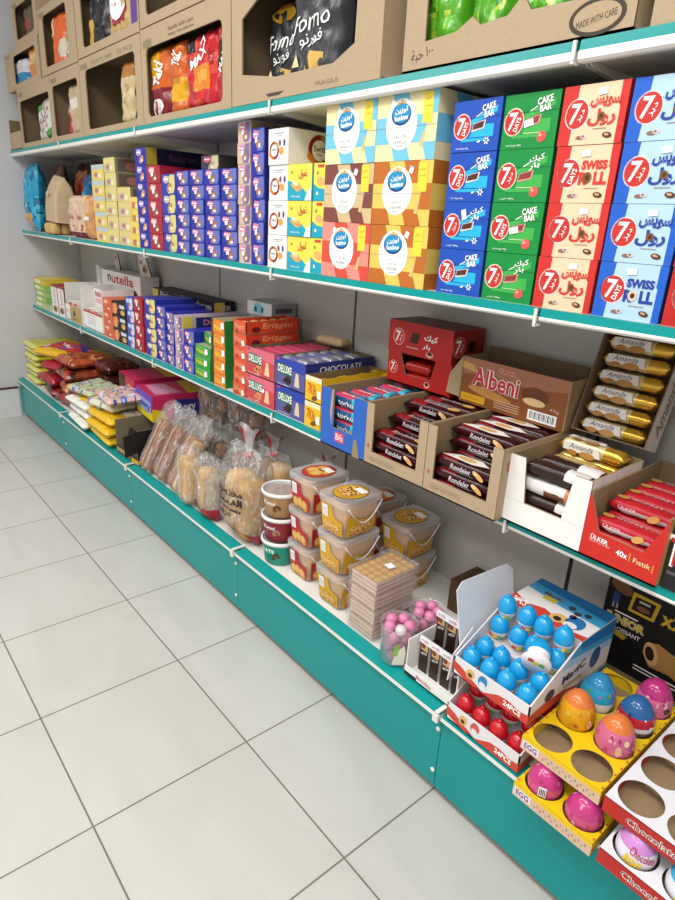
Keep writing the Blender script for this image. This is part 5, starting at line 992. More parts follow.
# ------------------------------------------------------------------ egg trays
def plate(mb,x0,y0,w,d,nx,ny,rx,ry,z,mat,t=.0015):
    cw,ch=w/nx,d/ny; N=32
    for i in range(nx):
        for j in range(ny):
            cx,cy=x0+cw*(i+.5),y0+ch*(j+.5)
            def sq(a):
                c,s=math.cos(a),math.sin(a); k=1/max(abs(c)/(cw/2),abs(s)/(ch/2)); return (cx+c*k,cy+s*k)
            AN=sorted([2*pi*k/N for k in range(N)]+[math.atan2(ch,cw),pi-math.atan2(ch,cw),pi+math.atan2(ch,cw),2*pi-math.atan2(ch,cw)])
            for k in range(len(AN)):
                a,b=AN[k],AN[(k+1)%len(AN)]; e=lambda q:(cx+rx*math.cos(q),cy+ry*math.sin(q))
                A_,B_,C_,D_=e(a),sq(a),sq(b),e(b)
                mb.face([(*A_,z),(*B_,z),(*C_,z),(*D_,z)],mat); mb.face([(*D_,z-t),(*C_,z-t),(*B_,z-t),(*A_,z-t)],CARD); mb.face([(*A_,z-t),(*A_,z),(*D_,z),(*D_,z-t)],CARD)
def etray(w,d,h,nx,ny,rx,ry,top,out,lipart,label,loc,group):
    mb=MB(); t=.002; mb.box(0,w,0,d,0,t,CARD,bottom=CARD)
    for a in ((0,t,0,d),(w-t,w,0,d),(t,w-t,d-t,d),(t,w-t,0,t)): mb.box(*a,t,h-.0015,CARDIN,front=out,right=out,left=out,back=out)
    plate(mb,0,0,w,d,nx,ny,rx,ry,h,top); lipart(mb,frame((0,0,0),(1,0,0),(0,0,1)),frame((w,0,0),(0,1,0),(0,0,1)),w,d,h)
    return mb.build('egg_tray',loc=loc,label=label,cat='tray',group=group)
YEL=M('#e8c416',.4)
def lipY(mb,F,R,w,d,h):
    mb.rect(F,0,0,w,h*.78,M('#d9b9a0')); mb.rect(F,0,h*.72,w,h,YEL,.0005); mb.rect(F,w*.02,h*.15,w*.24,h*.72,M('#e9dfe6'),.0006); mb.text(F,'EGG',w*.13,h*.43,w*.17,h*.4,M('#6a3a7a'),.0010,0,.02)
    for k in range(18): mb.ell(F,w*(.3+.037*k),h*(.3+.2*(k%2)),w*.012,h*.12,M(['#c9828a','#b9a06a','#8a9a6a'][k%3]),.0008,7)
    for k in range(20): mb.ell(R,d*(.03+.05*k),h*(.3+.3*(k%2)),d*.012,h*.14,M(['#c95a4a','#d9a02a'][k%2]),.0006,7)
    T=frame((0,0,h),(1,0,0),(0,1,0))
    for k in range(14): mb.ell(T,w*.02,d*(.03+.07*k),.003,.004,M('#d98a3a'),.0004,6); mb.ell(T,w*.985,d*(.03+.07*k),.002,.004,M('#c95a3a'),.0004,6)
GY='yellow egg trays'
XE=3.840; WE=.164
etray(WE,.33,.032,2,4,.0375,.0365,YEL,YEL,lipY,'lower yellow egg tray, front edge over the deck lip',(XE+.018,-.050,ZB+.0052),GY)
ZE=ZB+.0052+.0835
etray(WE,.33,.032,2,4,.0375,.0365,YEL,YEL,lipY,'upper yellow egg tray with two empty holes in front',(XE,-.018,ZE),GY)
def toyegg(cols,label,loc,prints=None,r=.038,h=.100,rot=0,lidfilm=False,group='big toy eggs'):
    A=eggmesh(r,h,cols,28,16)
    S=lambda u,v,d=0:Vector(((r*math.sin(math.acos(1-2*min(.98,max(.02,v/h))))*(1.06-.22*v/h)+d)*math.sin(u/r),-(r*math.sin(math.acos(1-2*min(.98,max(.02,v/h))))*(1.06-.22*v/h)+d)*math.cos(u/r),v))
    if prints: prints(A,S)
    o=A.build('toy_egg',loc=loc,rot=(0,0,rot),label=label,cat='egg',group=group); return o
def dots(cs,seed,n=16,big=None):
    def f(A,S):
        R_=random.Random(seed)
        for k in range(n): A.ell(S,R_.uniform(-.06,.06),R_.uniform(.030,.074),R_.uniform(.002,.006),R_.uniform(.002,.006),M(R_.choice(cs),.3),.0008+.00005*k,8)
        if big:
            for u,v,rx,ry,c in big: A.ell(S,u,v,rx,ry,M(c,.3),.0018,12)
    return f
ex=lambda i:XE+WE/4*(1+2*i); ey=lambda j:-.018+.33/8*(1+2*j)
OG_=M('#d9783c',.15); YG=M('#dca01e',.2)
PKE=M('#c9527f',.2); PKL=M('#d0698f',.2)
toyegg([(.74,YG),(1,OG_)],'yellow toy egg with orange top, in the upper yellow tray',(ex(0),ey(1),ZE+.0025),dots(['#c9861a','#d9b53a','#b98a2a'],1,18,[(.026,.048,.006,.010,'#e9b98a'),(.0,.042,.005,.004,'#b0522a')]),rot=.5)
toyegg([(.74,PKL),(1,OG_)],'pink toy egg with orange top, in the upper yellow tray',(ex(1),ey(1),ZE+.0025),dots(['#b83f6a','#e0a0a8','#c94a7a','#a83560'],2,22,[(.0,.046,.006,.012,'#e0b2a0'),(.014,.064,.006,.006,'#e6cba8')]),rot=.6)
toyegg([(.50,M('#d8dce0',.2)),(.76,M('#2aa0cc',.2)),(1,M('#2f86b4',.1))],'turquoise and white toy egg in the upper yellow tray, beside the blue egg box',(ex(0),ey(2),ZE+.0025),dots(['#c98ad0','#e6e6ea','#5aa24a','#9a7ac8'],3,16,[(.03,.055,.010,.008,'#b98ad0')]),rot=.8)
toyegg([(.42,M('#3a3e48',.2)),(.52,M('#c9ccd2',.2)),(.68,M('#b8202c',.2)),(1,M('#2b5f96',.1))],'red and navy toy egg in the upper yellow tray',(ex(1),ey(2),ZE+.0025),dots(['#e0e0e6','#2a2e3c','#b8202c'],4,16),rot=.7)
toyegg([(.7,PKL),(1,M('#b02f74',.12))],'magenta topped pink toy egg in the last row of the upper tray',(ex(1),ey(3),ZE+.0025),dots(['#e0a8bc','#a83060','#d9c0c8'],5,18,[(.02,.05,.008,.007,'#3a2a2e')]),rot=.6)
for i in range(2):
    for j in range(4):
        l='pink toy egg in the lower yellow tray, '+['front','second','third','back'][j]+' row, '+('by the red eggs' if i==0 else 'by the white trays')
        o=toyegg([(.58,PKE),(1,M('#c03a7c',.15))],l,(XE+.018+WE/4*(1+2*i),-.050+.33/8*(1+2*j),ZB+.0077),dots(['#a83060','#d98aa8','#b8407a'],10+i,14),r=.0352,h=.079,rot=.3)
        if i==0 and j==0: q=MB(); S=lambda u,v,d=0:Vector(((.0358+d)*math.sin(u/.0345+.1),-(.0358+d)*math.cos(u/.0345+.1),v)); q.prism(S,[(-.008,.032),(.006,.032),(.006,.054),(-.008,.054)],.0004,STK); [q.rect(S,-.006+.003*k,.035,-.0045+.003*k,.051,BLK,.0006) for k in range(4)]; q.build('barcode_sticker',o)
# white chocolate egg trays at the corner of the photo
REDC=M('#b8241e',.4)
def lipC(mb,F,R,w,d,h):
    mb.rect(F,0,h*.0,w,h*.92,REDC); mb.text(F,'Chocolate',w*.33,h*.47,w*.34,h*.5,M('#f1ece6'),.0008,0,.05); mb.text(F,'Chocolate',w*.33,h*.47,w*.335,h*.47,M('#8a1d1a'),.0012,0,.0); mb.text(F,'EGG',w*.64,h*.47,w*.16,h*.5,M('#e8c41c'),.0010,0,.04)
    T=frame((0,0,h),(1,0,0),(0,1,0))
GC_='white topped egg trays with red lips'; XC=4.011; WC=.26
etray(WC,.36,.034,3,4,.0385,.039,M('#e6e4ea',.4),REDC,lipC,'lower white and red chocolate egg tray, over the deck lip',(XC+.022,-.046,ZB+.0052),GC_)
etray(WC,.36,.034,3,4,.0385,.039,M('#e6e4ea',.4),REDC,lipC,'upper white and red chocolate egg tray with empty oval holes',(XC,-.018,ZB+.0052+.0815),GC_)
def pC(A,S):
    A.text(S,'Chocolate',.004,.052,.05,.014,M('#b5305a',.3),.0016,-.25,.02); A.text(S,'EGG',-.012,.036,.03,.018,M('#e6c41c',.3),.0016,-.25,.05)
for i in range(3):
    for j in range(2):
        l='white printed chocolate egg in the lower white tray, '+['front','second'][j]+' row, '+['beside the yellow trays','middle','outer side'][i]
        toyegg([(.16,M('#2a2226',.2)),(.32,M('#b5262c',.2)),(.72,M('#dfe0ea',.2)),(1,M('#c98acb',.2) if i==0 else M('#39a6d8',.2))],l,(XC+.022+WC/6*(1+2*i),-.046+.045+.09*j,ZB+.0077),pC,r=.0358,h=.079,rot=.55)
# big dark croissant box at the back
def artJ(mb,F,R,T,w,d,h):
    mb.ell(F,w*.14,h*.94,w*.12,h*.07,M('#7a5230'),.0004,14,-.3); mb.rect(F,w*.07,h*.74,w*.14,h*.86,M('#2a4a7c')); mb.rect(F,w*.08,h*.68,w*.10,h*.74,M('#9aa3b0')); mb.rect(F,w*.12,h*.68,w*.14,h*.74,M('#9aa3b0'))
    yj=M('#d8b32a'); mb.poly(F,[(w*.24,h*.72),(w*.5,h*.72),(w*.53,h*.94),(w*.26,h*.95)],yj,.0004); mb.poly(F,[(w*.27,h*.75),(w*.47,h*.75),(w*.49,h*.91),(w*.29,h*.91)],M('#1e1713'),.0007); mb.ell(F,w*.38,h*.8,w*.07,h*.03,M('#8a5a36'),.0010,10); mb.rect(F,w*.33,h*.86,w*.44,h*.885,M('#cfc3b0'),.0010)
    mb.text(F,'x2',w*.66,h*.82,w*.2,h*.17,yj,.0006,0,.03); mb.text(F,'JUNIOR',w*.24,h*.56,w*.42,h*.13,M('#e9e2cf'),.0006,0,.07); mb.text(F,'JUNIOR',w*.24,h*.56,w*.41,h*.12,yj,.0010,0,.03); mb.text(F,'CROISSANT',w*.26,h*.46,w*.32,h*.05,TW,.0006,0,.02); mb.rect(F,w*.12,h*.645,w*.36,h*.66,TW,.0006)
    mb.poly(F,[(w*.07,h*.40),(w*.26,h*.36),(w*.3,h*.41),(w*.2,h*.44),(w*.08,h*.46)],yj,.0006)
    c=M('#b5854a'); mb.poly(F,[(w*.47,h*.36),(w*.56,h*.22),(w*.75,h*.24),(w,h*.16),(w,h*.4),(w*.8,h*.46),(w*.6,h*.52),(w*.5,h*.48)],c,.0005); mb.ell(F,w*.55,h*.37,w*.07,h*.13,M('#d9b27a'),.0008,14,.3); mb.ell(F,w*.54,h*.37,w*.045,h*.08,M('#2a1812'),.0010,12,.3)
    for k in range(2): mb.rect(F,w*.42,h*(.15-.04*k),w*.9,h*(.165-.04*k),TW,.0006)
q=MB(); q.box(0,.23,0,.07,0,.076,CARD); q.build('carton_base',loc=(3.773,.388,ZB),label='brown carton under the black croissant box',cat='box')
o=carton('croissant_box',.23,.07,.225,M('#131214',.5),artJ,'box'); put(o,(3.773,.388,ZB+.0765),'black croissant box with yellow lettering behind the egg trays')
# ================================================================== bags at the end-wall side of the upper shelf
PAP=M('#c4ae8c',.7,0,.2,.12,.3,40)
def uprightbag(x,y,w,h,t,fn,seed,label,rx=-.08,ry=0,rz=0,group='snack bags at the end-wall side of the upper shelf',cat='bag',name='snack_bag',pr=None,z=ZU,full=False):
    mb,S=pillow(w,h,t,fn,seed,26,30,.016 if not full else .008,0,full,.016 if not full else .005)
    if pr: pr(mb,S,w,h)
    return bagthing(mb,name,cat,group,label,T4((x,y,z+.003),rx,ry,rz),z-.0002)
cy=M('#2f9cc4',.2); cyd=M('#17668c',.2); mr=M('#4a2422',.25); tn=M('#b89468',.3)
uprightbag(.125,.19,.21,.37,.11,speck(cy,[cyd,M('#4ab4d4',.2),M('#2b6f96',.2),M('#7ab8c8',.25)],1,7,9,.5,[(.08,.25,.45,.8,M('#c99a5c',.3))]),140,'turquoise crisp bag standing against the end wall',-.05,.02,-.1)
uprightbag(.13,.35,.19,.36,.06,bands((0,1,0,1,mr),(.5,.8,.3,.7,M('#6a3a3a',.3))),141,'dark maroon bag behind the turquoise crisp bag',-.02,.0)
uprightbag(.365,.405,.2,.385,.05,bands((0,1,0,1,M('#5a3330',.3)),(.4,.7,.3,.6,M('#7a4634',.3))),142,'dark brown bag at the back, second from the end wall',-.02,-.0)
uprightbag(.345,.275,.17,.37,.07,speck(M('#4a2826',.3),[M('#7a5048',.3),M('#6a3a34',.3),M('#2a1614',.3)],2,6,8,.6),143,'brown bag between the turquoise crisp bag and the paper bag',-.02,.0)
uprightbag(.56,.325,.17,.33,.06,speck(M('#b0562a',.3),[M('#cf9a5a',.3),M('#8a3020',.3)],3,6,8,.5),149,'orange brown bag peeping over the paper bag',-.02,.0)
uprightbag(.59,.42,.2,.39,.045,bands((0,1,0,1,M('#6a403c',.3)),(.2,.6,.4,.8,M('#8a5a54',.3))),144,'dull maroon bag at the back above the paper bag',-.0,.0)
uprightbag(.725,.325,.10,.31,.08,bands((0,1,0,1,M('#2a78b0',.25)),(.5,.7,.2,.7,M('#5a9ac8',.25))),145,'blue bag leaning behind the paper bag',-.03,-.12)
uprightbag(.885,.335,.13,.31,.06,bands((0,1,0,1,M('#a3242a',.25)),(.3,.5,.2,.7,M('#c9484a',.25))),146,'red bag beside the leaning blue bag',-.03,-.1)
uprightbag(1.085,.34,.2,.36,.08,speck(tn,[M('#d3b288',.35),M('#a57a52',.35)],4,6,7,.5),147,'crumpled tan bag at the back beside the yellow cartons',-.02,-.1)
# brown paper bag with a folded top: own shape
mb=MB(); w,h,t=.26,.225,.11; vs=[]
secs=[(0,1,1),(.03,1,1),(.3,1.02,1.05),(.62,1,.95),(.82,.92,.6),(.95,.86,.25),(1,.85,.08)]
for v,sx,sy in secs:
    for i,(px,py) in enumerate(rr(w*sx,t*sy,.012,2)): n_=.006*noise.noise(Vector((px*18,py*18,v*7))); vs.append((px+n_-.02*v*v,py+n_,v*h+(.02*(.5-px/w) if v>.9 else 0)))
n=12; mb.mesh(vs,[(j*n+i,j*n+(i+1)%n,(j+1)*n+(i+1)%n,(j+1)*n+i) for j in range(6) for i in range(n)]+[tuple(range(n-1,-1,-1)),tuple(range(6*n,7*n))],PAP,False)
F=frame((-w/2,-t/2-.004,0),(1,0,0),(0,0,1)); mb.rect(F,.07,.13,.13,.15,M('#d3c6b3'),.004)
mb.build('paper_bag',loc=(.565,.20,ZU+.0625),rot=(-.06,.02,-.1),label='brown paper bag standing in front of the dark bags',cat='bag')
for k in range(3): loaf(.06,.15,.05,CRMB,150+k).xf(Matrix.Rotation(pi/2,4,'Y')).build('bread_roll',loc=(.49,.150+.05*k,ZU+.031),label='pale bread roll under the paper bag, '+['front','middle','rear'][k],cat='bread',group='bread rolls under the paper bag')
RP=M('#a8273f',.3); WP=M('#d3b79c',.35)
for k,(x,l) in enumerate([(.865,'cream packet with dark red lettering beside the paper bag'),(.985,'cream packet with dark red lettering, second from the paper bag'),(1.105,'narrow orange cream packet touching the yellow cartons')]):
    def pr(mb,S,w,h,k=k):
        if k<2: mb.text(S,ar('بسكويت'),w*.5,h*.5,w*.6,h*.16,RP,.002,0,.02); mb.rect(S,w*.1,h*.16,w*.9,h*.3,RP,.002)
        else: mb.rect(S,w*.2,h*.42,w*.8,h*.5,STK,.002)
    uprightbag(x,.19,.115,.20,.07,bands((0,1,0,1,WP if k<2 else M('#c98f58',.35)),(0,.12,0,1,M('#7a1f30',.3)) if k<2 else (.6,.9,.2,.8,M('#d9b48a',.35))),160+k,l,-.04,0,-.05,group='cream packets in front of the bags',cat='packet',name='biscuit_packet',pr=pr,full=True)
# ================================================================== top shelf: cardboard display boxes with windows
ZTOP=1.604
GRN=M('#5a6a4a',.6); INKC=M('#4a4030',.7)
def wbox(w,d,h,win,label,loc,rot=0,art=None,group='cardboard window boxes on the top shelf',card=None):
    # closed carton whose front has a cut window; win is the window outline in metres
    K=card or CARDL; mb=MB(); t=.005
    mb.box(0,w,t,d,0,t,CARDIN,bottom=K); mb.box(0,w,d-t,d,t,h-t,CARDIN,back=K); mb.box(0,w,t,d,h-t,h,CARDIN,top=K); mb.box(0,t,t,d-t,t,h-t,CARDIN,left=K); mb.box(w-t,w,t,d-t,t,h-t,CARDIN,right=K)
    F=frame((0,0,0),(1,0,0),(0,0,1))
    # front panel as a ring between outline and window
    n=len(win); cx=sum(p[0] for p in win)/n; cz=sum(p[1] for p in win)/n
    def edge(p):
        dx,dz=p[0]-cx,p[1]-cz; k=min([((w-cx)/dx if dx>0 else -cx/dx) if abs(dx)>1e-9 else 9e9,((h-cz)/dz if dz>0 else -cz/dz) if abs(dz)>1e-9 else 9e9]); return (cx+dx*k,cz+dz*k)
    allp=[]
    cor=[(0,0),(w,0),(w,h),(0,h)]
    ang=lambda p:math.atan2(p[1]-cz,p[0]-cx)
    pts=[(ang(p),p,edge(p)) for p in win]
    for c in cor:
        # window point hit by the ray to this corner
        a=ang(c)
        best=None
        for i in range(n):
            p,q=win[i],win[(i+1)%n]; ex,ez=q[0]-p[0],q[1]-p[1]; dx,dz=math.cos(a),math.sin(a); den=dx*ez-dz*ex
            if abs(den)<1e-12: continue
            s_=((p[0]-cx)*ez-(p[1]-cz)*ex)/den; u_=((p[0]-cx)*dz-(p[1]-cz)*dx)/den
            if s_>0 and -1e-6<=u_<=1+1e-6: best=(cx+dx*s_,cz+dz*s_)
        pts.append((a,best,c))
    pts.sort(key=lambda q:q[0])
    for i in range(len(pts)):
        (_,a,A),(_,b,B)=pts[i],pts[(i+1)%len(pts)]
        mb.face([F(*A),F(*B),F(*b),F(*a)],K); mb.face([F(*a,-t),F(*b,-t),F(*B,-t),F(*A,-t)],CARDIN); mb.face([F(*a,0),F(*b,0),F(*b,-t),F(*a,-t)],CARD)
        mb.face([F(*A,-t),F(*B,-t),F(*B,0),F(*A,0)],K)
    if art: art(mb,F,frame((w,0,0),(0,1,0),(0,0,1)),w,d,h)
    return mb.build('window_box',loc=loc,rot=(0,0,rot),label=label,cat='box',group=group)
def win(x0,z0,x1,z1,r=.02):
    return [(x+x0,z+z0) for x,z in [(a+(x1-x0)/2,b+(z1-z0)/2) for a,b in rr(x1-x0,z1-z0,r,3)]]
def marks(txt=True,col=GRN):
    def f(mb,F,R,w,d,h):
        mb.rect(F,.02,h*.86,.10,h*.93,M('#8a7a5c',.7),.0004)
        if txt: mb.text(F,'POTATO CHIPS',w*.42,h*.9,w*.34,h*.05,col,.0005); mb.text(F,'32 PCS',w*.78,h*.9,w*.22,h*.05,col,.0005)
    return f
YT_=.127
def chips(box,places,zb=0): pass
def crisp(x,z,w,h,t,fn,seed,label,rx=-.04,ry=0,rz=0,y=.18,pr=None,group='crisp bags in the window boxes'):
    return uprightbag(x,y,w,h,t,fn,seed,label,rx,ry,rz,group,'bag','crisp_bag',pr,z+.0056,True)
# bottom row, from the end wall
mb,F,R=display('',.235,.3,.16,.09,.004,CARDL,CARDIN); mb.build('display_tray',loc=(.008,YT_,ZTOP),label='low cardboard tray of green bags in the corner of the top shelf',cat='tray')
for k in range(2): crisp(.065+.095*k,ZTOP,.085,.23,.08,bands((0,1,0,1,M('#3f8a2a',.2)),(.3,.6,.2,.8,M('#c9c23a',.2))),170+k,'green crisp bag in the low corner tray, '+('by the end wall' if k==0 else 'outer one'),y=.22)
wbox(.575,.30,.285,win(.035,.022,.545,.225),'window box in the bottom row with one white and green bag',(.250,YT_,ZTOP),0,marks(False)); 
def prw(mb,S,w,h):
    for k in range(3): mb.text(S,'chips',w*.5,h*(.3+.2*k),w*.7,h*.13,M('#a8344a'),.002,.5)
crisp(.60,ZTOP,.25,.20,.07,bands((0,1,0,1,M('#d3d6cf',.25)),(0,.2,.5,1,M('#4f9a3a',.25)),(.75,1,0,.5,M('#4f9a3a',.25))),172,'white and green crisp bag leaning in its window box',-.04,-.16,0,.19,prw)
wbox(.405,.30,.285,win(.025,.022,.375,.235),'window box in the bottom row with a beige and red bag',(.830,YT_,ZTOP),0,marks(False))
crisp(1.065,ZTOP,.18,.23,.07,bands((0,1,0,1,M('#b9a484',.3)),(0,.45,0,.3,M('#b8322a',.25)),(.5,.7,.3,.8,M('#d9d0c4',.3))),173,'beige bag with red side in the narrow window box',-.04,-.03,0,.18)
def notch(w,z0,z1,x0,x1): return win(x0,z0,x1,z1,.025)
wbox(.640,.30,.290,win(.07,.022,.585,.245),'window box with green print and a single slim cream bag',(1.240,YT_,ZTOP),0,marks(True))
crisp(1.675,ZTOP,.13,.235,.07,bands((0,1,0,1,M('#c3b084',.3)),(.75,1,0,1,M('#a9702f',.3)),(0,.5,0,.25,M('#8a9a4a',.3))),174,'slim cream crisp bag in the green-printed window box',-.04,.03,0,.178,lambda mb,S,w,h:mb.text(S,ar('شيبس'),w*.5,h*.5,w*.5,h*.16,RP,.002,.9))
crisp(1.778,ZTOP,.06,.2,.05,bands((0,1,0,1,M('#1a1718',.3))),175,'black bag edge beside the slim cream one',-.04,0,0,.175)
wbox(.620,.30,.295,win(.04,.022,.57,.235),'window box packed with red and orange crisp bags',(1.884,YT_,ZTOP),0,lambda mb,F,R,w,d,h:(mb.rect(F,.02,h*.80,.09,h*.88,M('#8a7a5c'),.0004),mb.text(F,'handle with care',w*.5,h*.9,w*.28,h*.04,INKC,.0005),mb.text(F,'keep dry please',w*.5,h*.84,w*.28,h*.04,INKC,.0005)))
OC=M('#c9601f',.2); RC=M('#c41f26',.18); YC_=M('#d9a21c',.2)
def prT(mb,S,w,h): mb.text(S,'Taki',w*.5,h*.62,w*.5,h*.3,TW,.002,1.3,.03); mb.ell(S,w*.5,h*.18,w*.3,h*.12,M('#e6dcdc',.3),.002,12); mb.text(S,ar('شيبس'),w*.5,h*.18,w*.4,h*.1,RP,.0026)
crisp(1.972,ZTOP,.15,.235,.07,bands((0,1,0,1,OC),(.6,1,0,.6,YC_),(0,.42,0,1,M('#7a1826',.2))),176,'orange and maroon crisp bag at the far side of the packed box',-.03,-.0,0,.178,prT)
crisp(2.112,ZTOP,.108,.235,.07,bands((0,1,0,1,OC),(0,.5,0,1,YC_),(.0,.2,0,1,OC)),177,'orange and yellow crisp bag, second in the packed box',-.03,.0,0,.178,lambda mb,S,w,h:(mb.text(S,'Taki',w*.5,h*.75,w*.4,h*.3,TW,.002,1.3,.03),mb.text(S,'HOT CHILI',w*.5,h*.48,w*.6,h*.09,RP,.002)))
crisp(2.275,ZTOP,.21,.235,.085,speck(RC,[M('#d84a3c',.18),M('#a3141e',.18),M('#b5323c',.18)],5,7,8,.5,[(.75,1,.05,.35,M('#241416',.25)),(.28,.55,.35,.85,M('#d9801f',.2)),(.36,.5,.45,.75,M('#e0a03a',.2))]),178,'wide red crisp bag with orange crisps printed on it',-.03,0,0,.185,lambda mb,S,w,h:(mb.text(S,'MAX',w*.5,h*.66,w*.5,h*.14,TW,.002,.4,.02),mb.poly(S,[(w*.55,h*.82),(w*.63,h*.9),(w*.72,h*.82),(w*.70,h*.8),(w*.63,h*.87),(w*.57,h*.8)],TW,.002)))
crisp(2.425,ZTOP,.085,.24,.06,bands((0,1,0,1,M('#b02a38',.2)),(.5,.75,0,1,M('#1d1416',.25))),179,'red and black crisp bag at the near side of the packed box',-.03,0,0,.172,lambda mb,S,w,h:mb.text(S,'MAX',w*.5,h*.55,w*.8,h*.1,TW,.002,1.2,.02))
FN=M('#3a3b40',.3)
def wF(): return [(.055,.076),(.225,.052),(.465,.052),(.54,.082),(.545,.24),(.44,.262),(.175,.262),(.055,.21)]
wbox(.632,.33,.315,wF(),'large window box with dark grey bags, beside the packed red one',(2.516,YT_-.004,ZTOP),0,lambda mb,F,R,w,d,h:(mb.text(F,'FRAGILE',w*.7,h*.05,w*.14,h*.03,M('#7a6a4c',.7),.0005),mb.poly(F,[(w*.28,h*.05),(w*.42,h*.05),(w*.38,h*.025),(w*.3,h*.025)],INKC,.0005)))
def prF(mb,S,w,h):
    mb.text(S,'Forno',w*.5,h*.60,w*.72,h*.16,TW,.002,.08,.0,.2); mb.text(S,ar('فورنو'),w*.52,h*.44,w*.46,h*.13,TW,.002,.05); mb.ell(S,w*.5,h*.86,w*.3,h*.09,M('#c99a2a',.3),.002,14); mb.rect(S,w*.3,h*.92,w*.7,h*.98,M('#a32a2a',.3),.0024)
    mb.poly(S,[(w*.3,h*.08),(w*.7,h*.06),(w*.8,h*.3),(w*.5,h*.34)],M('#d9b25c',.3),.002); mb.ell(S,w*.22,h*.14,w*.1,h*.08,M('#3a1d2a',.3),.0024,10); mb.poly(S,[(w*.12,h*.22),(w*.2,h*.34),(w*.3,h*.22)],M('#e0cfa0',.3),.0022)
crisp(2.865,ZTOP,.205,.255,.10,bands((0,1,0,1,FN)),180,'dark grey crisp bag with white lettering and crackers, standing forward in its box',-.02,.02,0,.188,prF)
crisp(2.66,ZTOP,.17,.25,.085,bands((0,1,0,1,M('#2e2f34',.3))),181,'dark grey crisp bag with white lettering, deeper and half hidden',-.02,.03,0,.235,prF)
GG=M('#4f9f22',.18); GY_=M('#a9c23a',.2)
tr=[(0,.30),(.055,.30),(.06,.052),(.14,.056),(.18,.075),(.2,.058),(.26,.062),(.29,.09),(.31,.062),(.42,.06),(.475,.30),(.505,.30)]
mb,F,R=display('',.505,.33,.30,.06,.005,CARDL,CARDIN,tr)
mb.text(F,ar('حبة')+' ١٠٠',.055,.03,.06,.025,INKC,.0006,.1); mb.ell(F,.44,.029,.05,.027,M('#3f382c',.7),.0006,24); mb.ell(F,.44,.029,.042,.021,CARDL,.0010,24); mb.text(F,'MADE WITH CARE',.44,.026,.07,.01,M('#3f382c',.7),.0014,.15)
mb.build('display_tray',loc=(3.213,YT_,ZTOP),label='torn-open cardboard tray of green crisp bags on the top shelf',cat='tray')
for k in range(4):
    crisp(3.285+.119*k,ZTOP,.105,.25,.09,speck(GG,[GY_,M('#3a8a1c',.18),M('#6ab52f',.18)],20+k,6,9,.5),182+k,'shiny green crisp bag in the torn tray, '+['first from the dark grey bags','second','third','last'][k],-.02,.0,.05*(-1)**k,.195)
wbox(.5,.33,.30,win(.06,.10,.44,.26),'window box cut by the photo corner, after the green bags',(3.745,YT_,ZTOP),0,None)
# second row on top of the first
Z2=ZTOP+.2985
wbox(.615,.28,.185,win(.16,.025,.56,.155),'second-row window box by the end wall with white and blue bags',(.075,YT_+.004,ZTOP+.2875),0,marks(False))
crisp(.27,ZTOP+.2875,.20,.14,.07,bands((0,1,0,1,M('#c9ccd2',.3)),(.0,.5,0,1,M('#2a7fb0',.25))),190,'white and blue bag in the second-row box by the end wall',-.03,0,0,.18)
crisp(.54,ZTOP+.2875,.20,.16,.07,bands((0,1,0,1,M('#c9822a',.25)),(.5,.8,.2,.7,M('#d9b07a',.25))),191,'amber bag in the second-row box by the end wall',-.03,.0,0,.18)
wbox(.50,.28,.27,win(.07,.03,.40,.235),'second-row window box with an orange crisp bag',(.735,YT_,Z2-.009),0,marks(False))
crisp(.925,Z2-.009,.19,.235,.07,bands((0,1,0,1,M('#d9601f',.2)),(.6,.9,0,.3,M('#d9c9a8',.3)),(.2,.5,.6,1,M('#cfc4ae',.3))),192,'bright orange crisp bag in its second-row box',-.03,.02,0,.18)
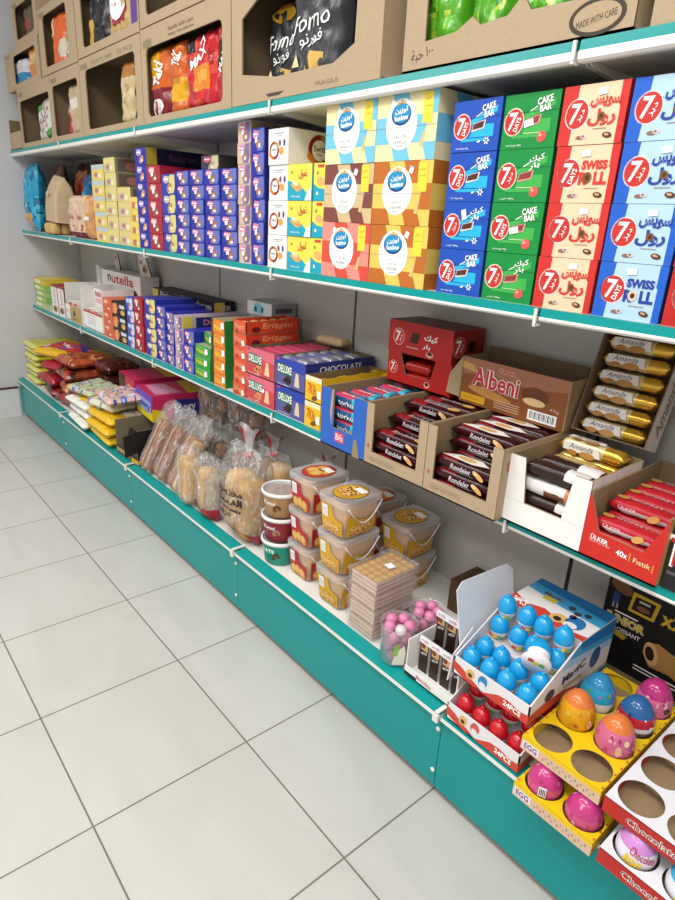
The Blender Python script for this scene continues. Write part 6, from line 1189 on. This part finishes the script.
crisp(1.09,Z2-.009,.13,.16,.06,bands((0,1,0,1,M('#8a7a4e',.3)),(.3,.6,.2,.8,M('#c9c0b0',.3))),193,'dull olive bag beside the bright orange one',-.03,0,0,.178)
wbox(.635,.28,.27,win(.07,.03,.555,.235),'second-row window box with black and cream bags',(1.245,YT_,Z2-.004),0,lambda mb,F,R,w,d,h:mb.rect(F,w*.9,h*.12,w*.985,h*.4,M('#5a3a86',.5),.0004))
crisp(1.42,Z2-.004,.2,.235,.07,bands((0,1,0,1,M('#17161a',.25)),(.1,.5,.0,.35,M('#c9a04a',.3))),194,'black bag with gold corner in the second-row box',-.03,-.0,0,.18)
crisp(1.66,Z2-.004,.24,.235,.08,bands((0,1,0,1,M('#c9ad78',.3)),(0,.25,0,1,M('#b9995e',.3))),195,'cream bag with a red-ringed white emblem in the second-row box',-.03,0,0,.182,lambda mb,S,w,h:(mb.ell(S,w*.5,h*.5,w*.36,h*.24,M('#a32a3a',.3),.002,20),mb.ell(S,w*.5,h*.5,w*.33,h*.21,TW,.0026,20),mb.text(S,ar('شيبسي'),w*.5,h*.52,w*.44,h*.16,RP,.0032),mb.rect(S,w*.25,h*.24,w*.75,h*.32,RP,.0026)))
wbox(.62,.28,.27,win(.05,.03,.555,.235),'second-row window box with red bags above the packed red one',(1.89,YT_,Z2+.001),0,None)
crisp(2.28,Z2+.001,.26,.23,.08,bands((0,1,0,1,M('#b02028',.2)),(.1,.3,.2,.6,M('#241416',.3)),(.4,.6,.3,.8,M('#d9d0d0',.3))),196,'red and black crisp bag in the upper box over the red ones',-.03,0,0,.182)
wbox(.41,.26,.2,win(.05,.03,.36,.17),'third-row window box, highest above the end wall side',(.285,YT_+.01,ZTOP+.4735),0,marks(False))
crisp(.5,ZTOP+.4735,.16,.16,.07,bands((0,1,0,1,M('#5a4a30',.3)),(.3,.6,.2,.7,M('#a32a2a',.3))),197,'brown bag in the highest window box',-.03,0,0,.185)
bad=[(k,v) for k,v in LAB.items() if len(v)>1]
print('DUP LABELS',bad[:20]); print('LONG',[k for k in LAB if not 4<=len(k.split())<=16])
for o in list(bpy.data.objects):
    if 'used' in o: del o['used']
print('TIME',time.time()-T0)
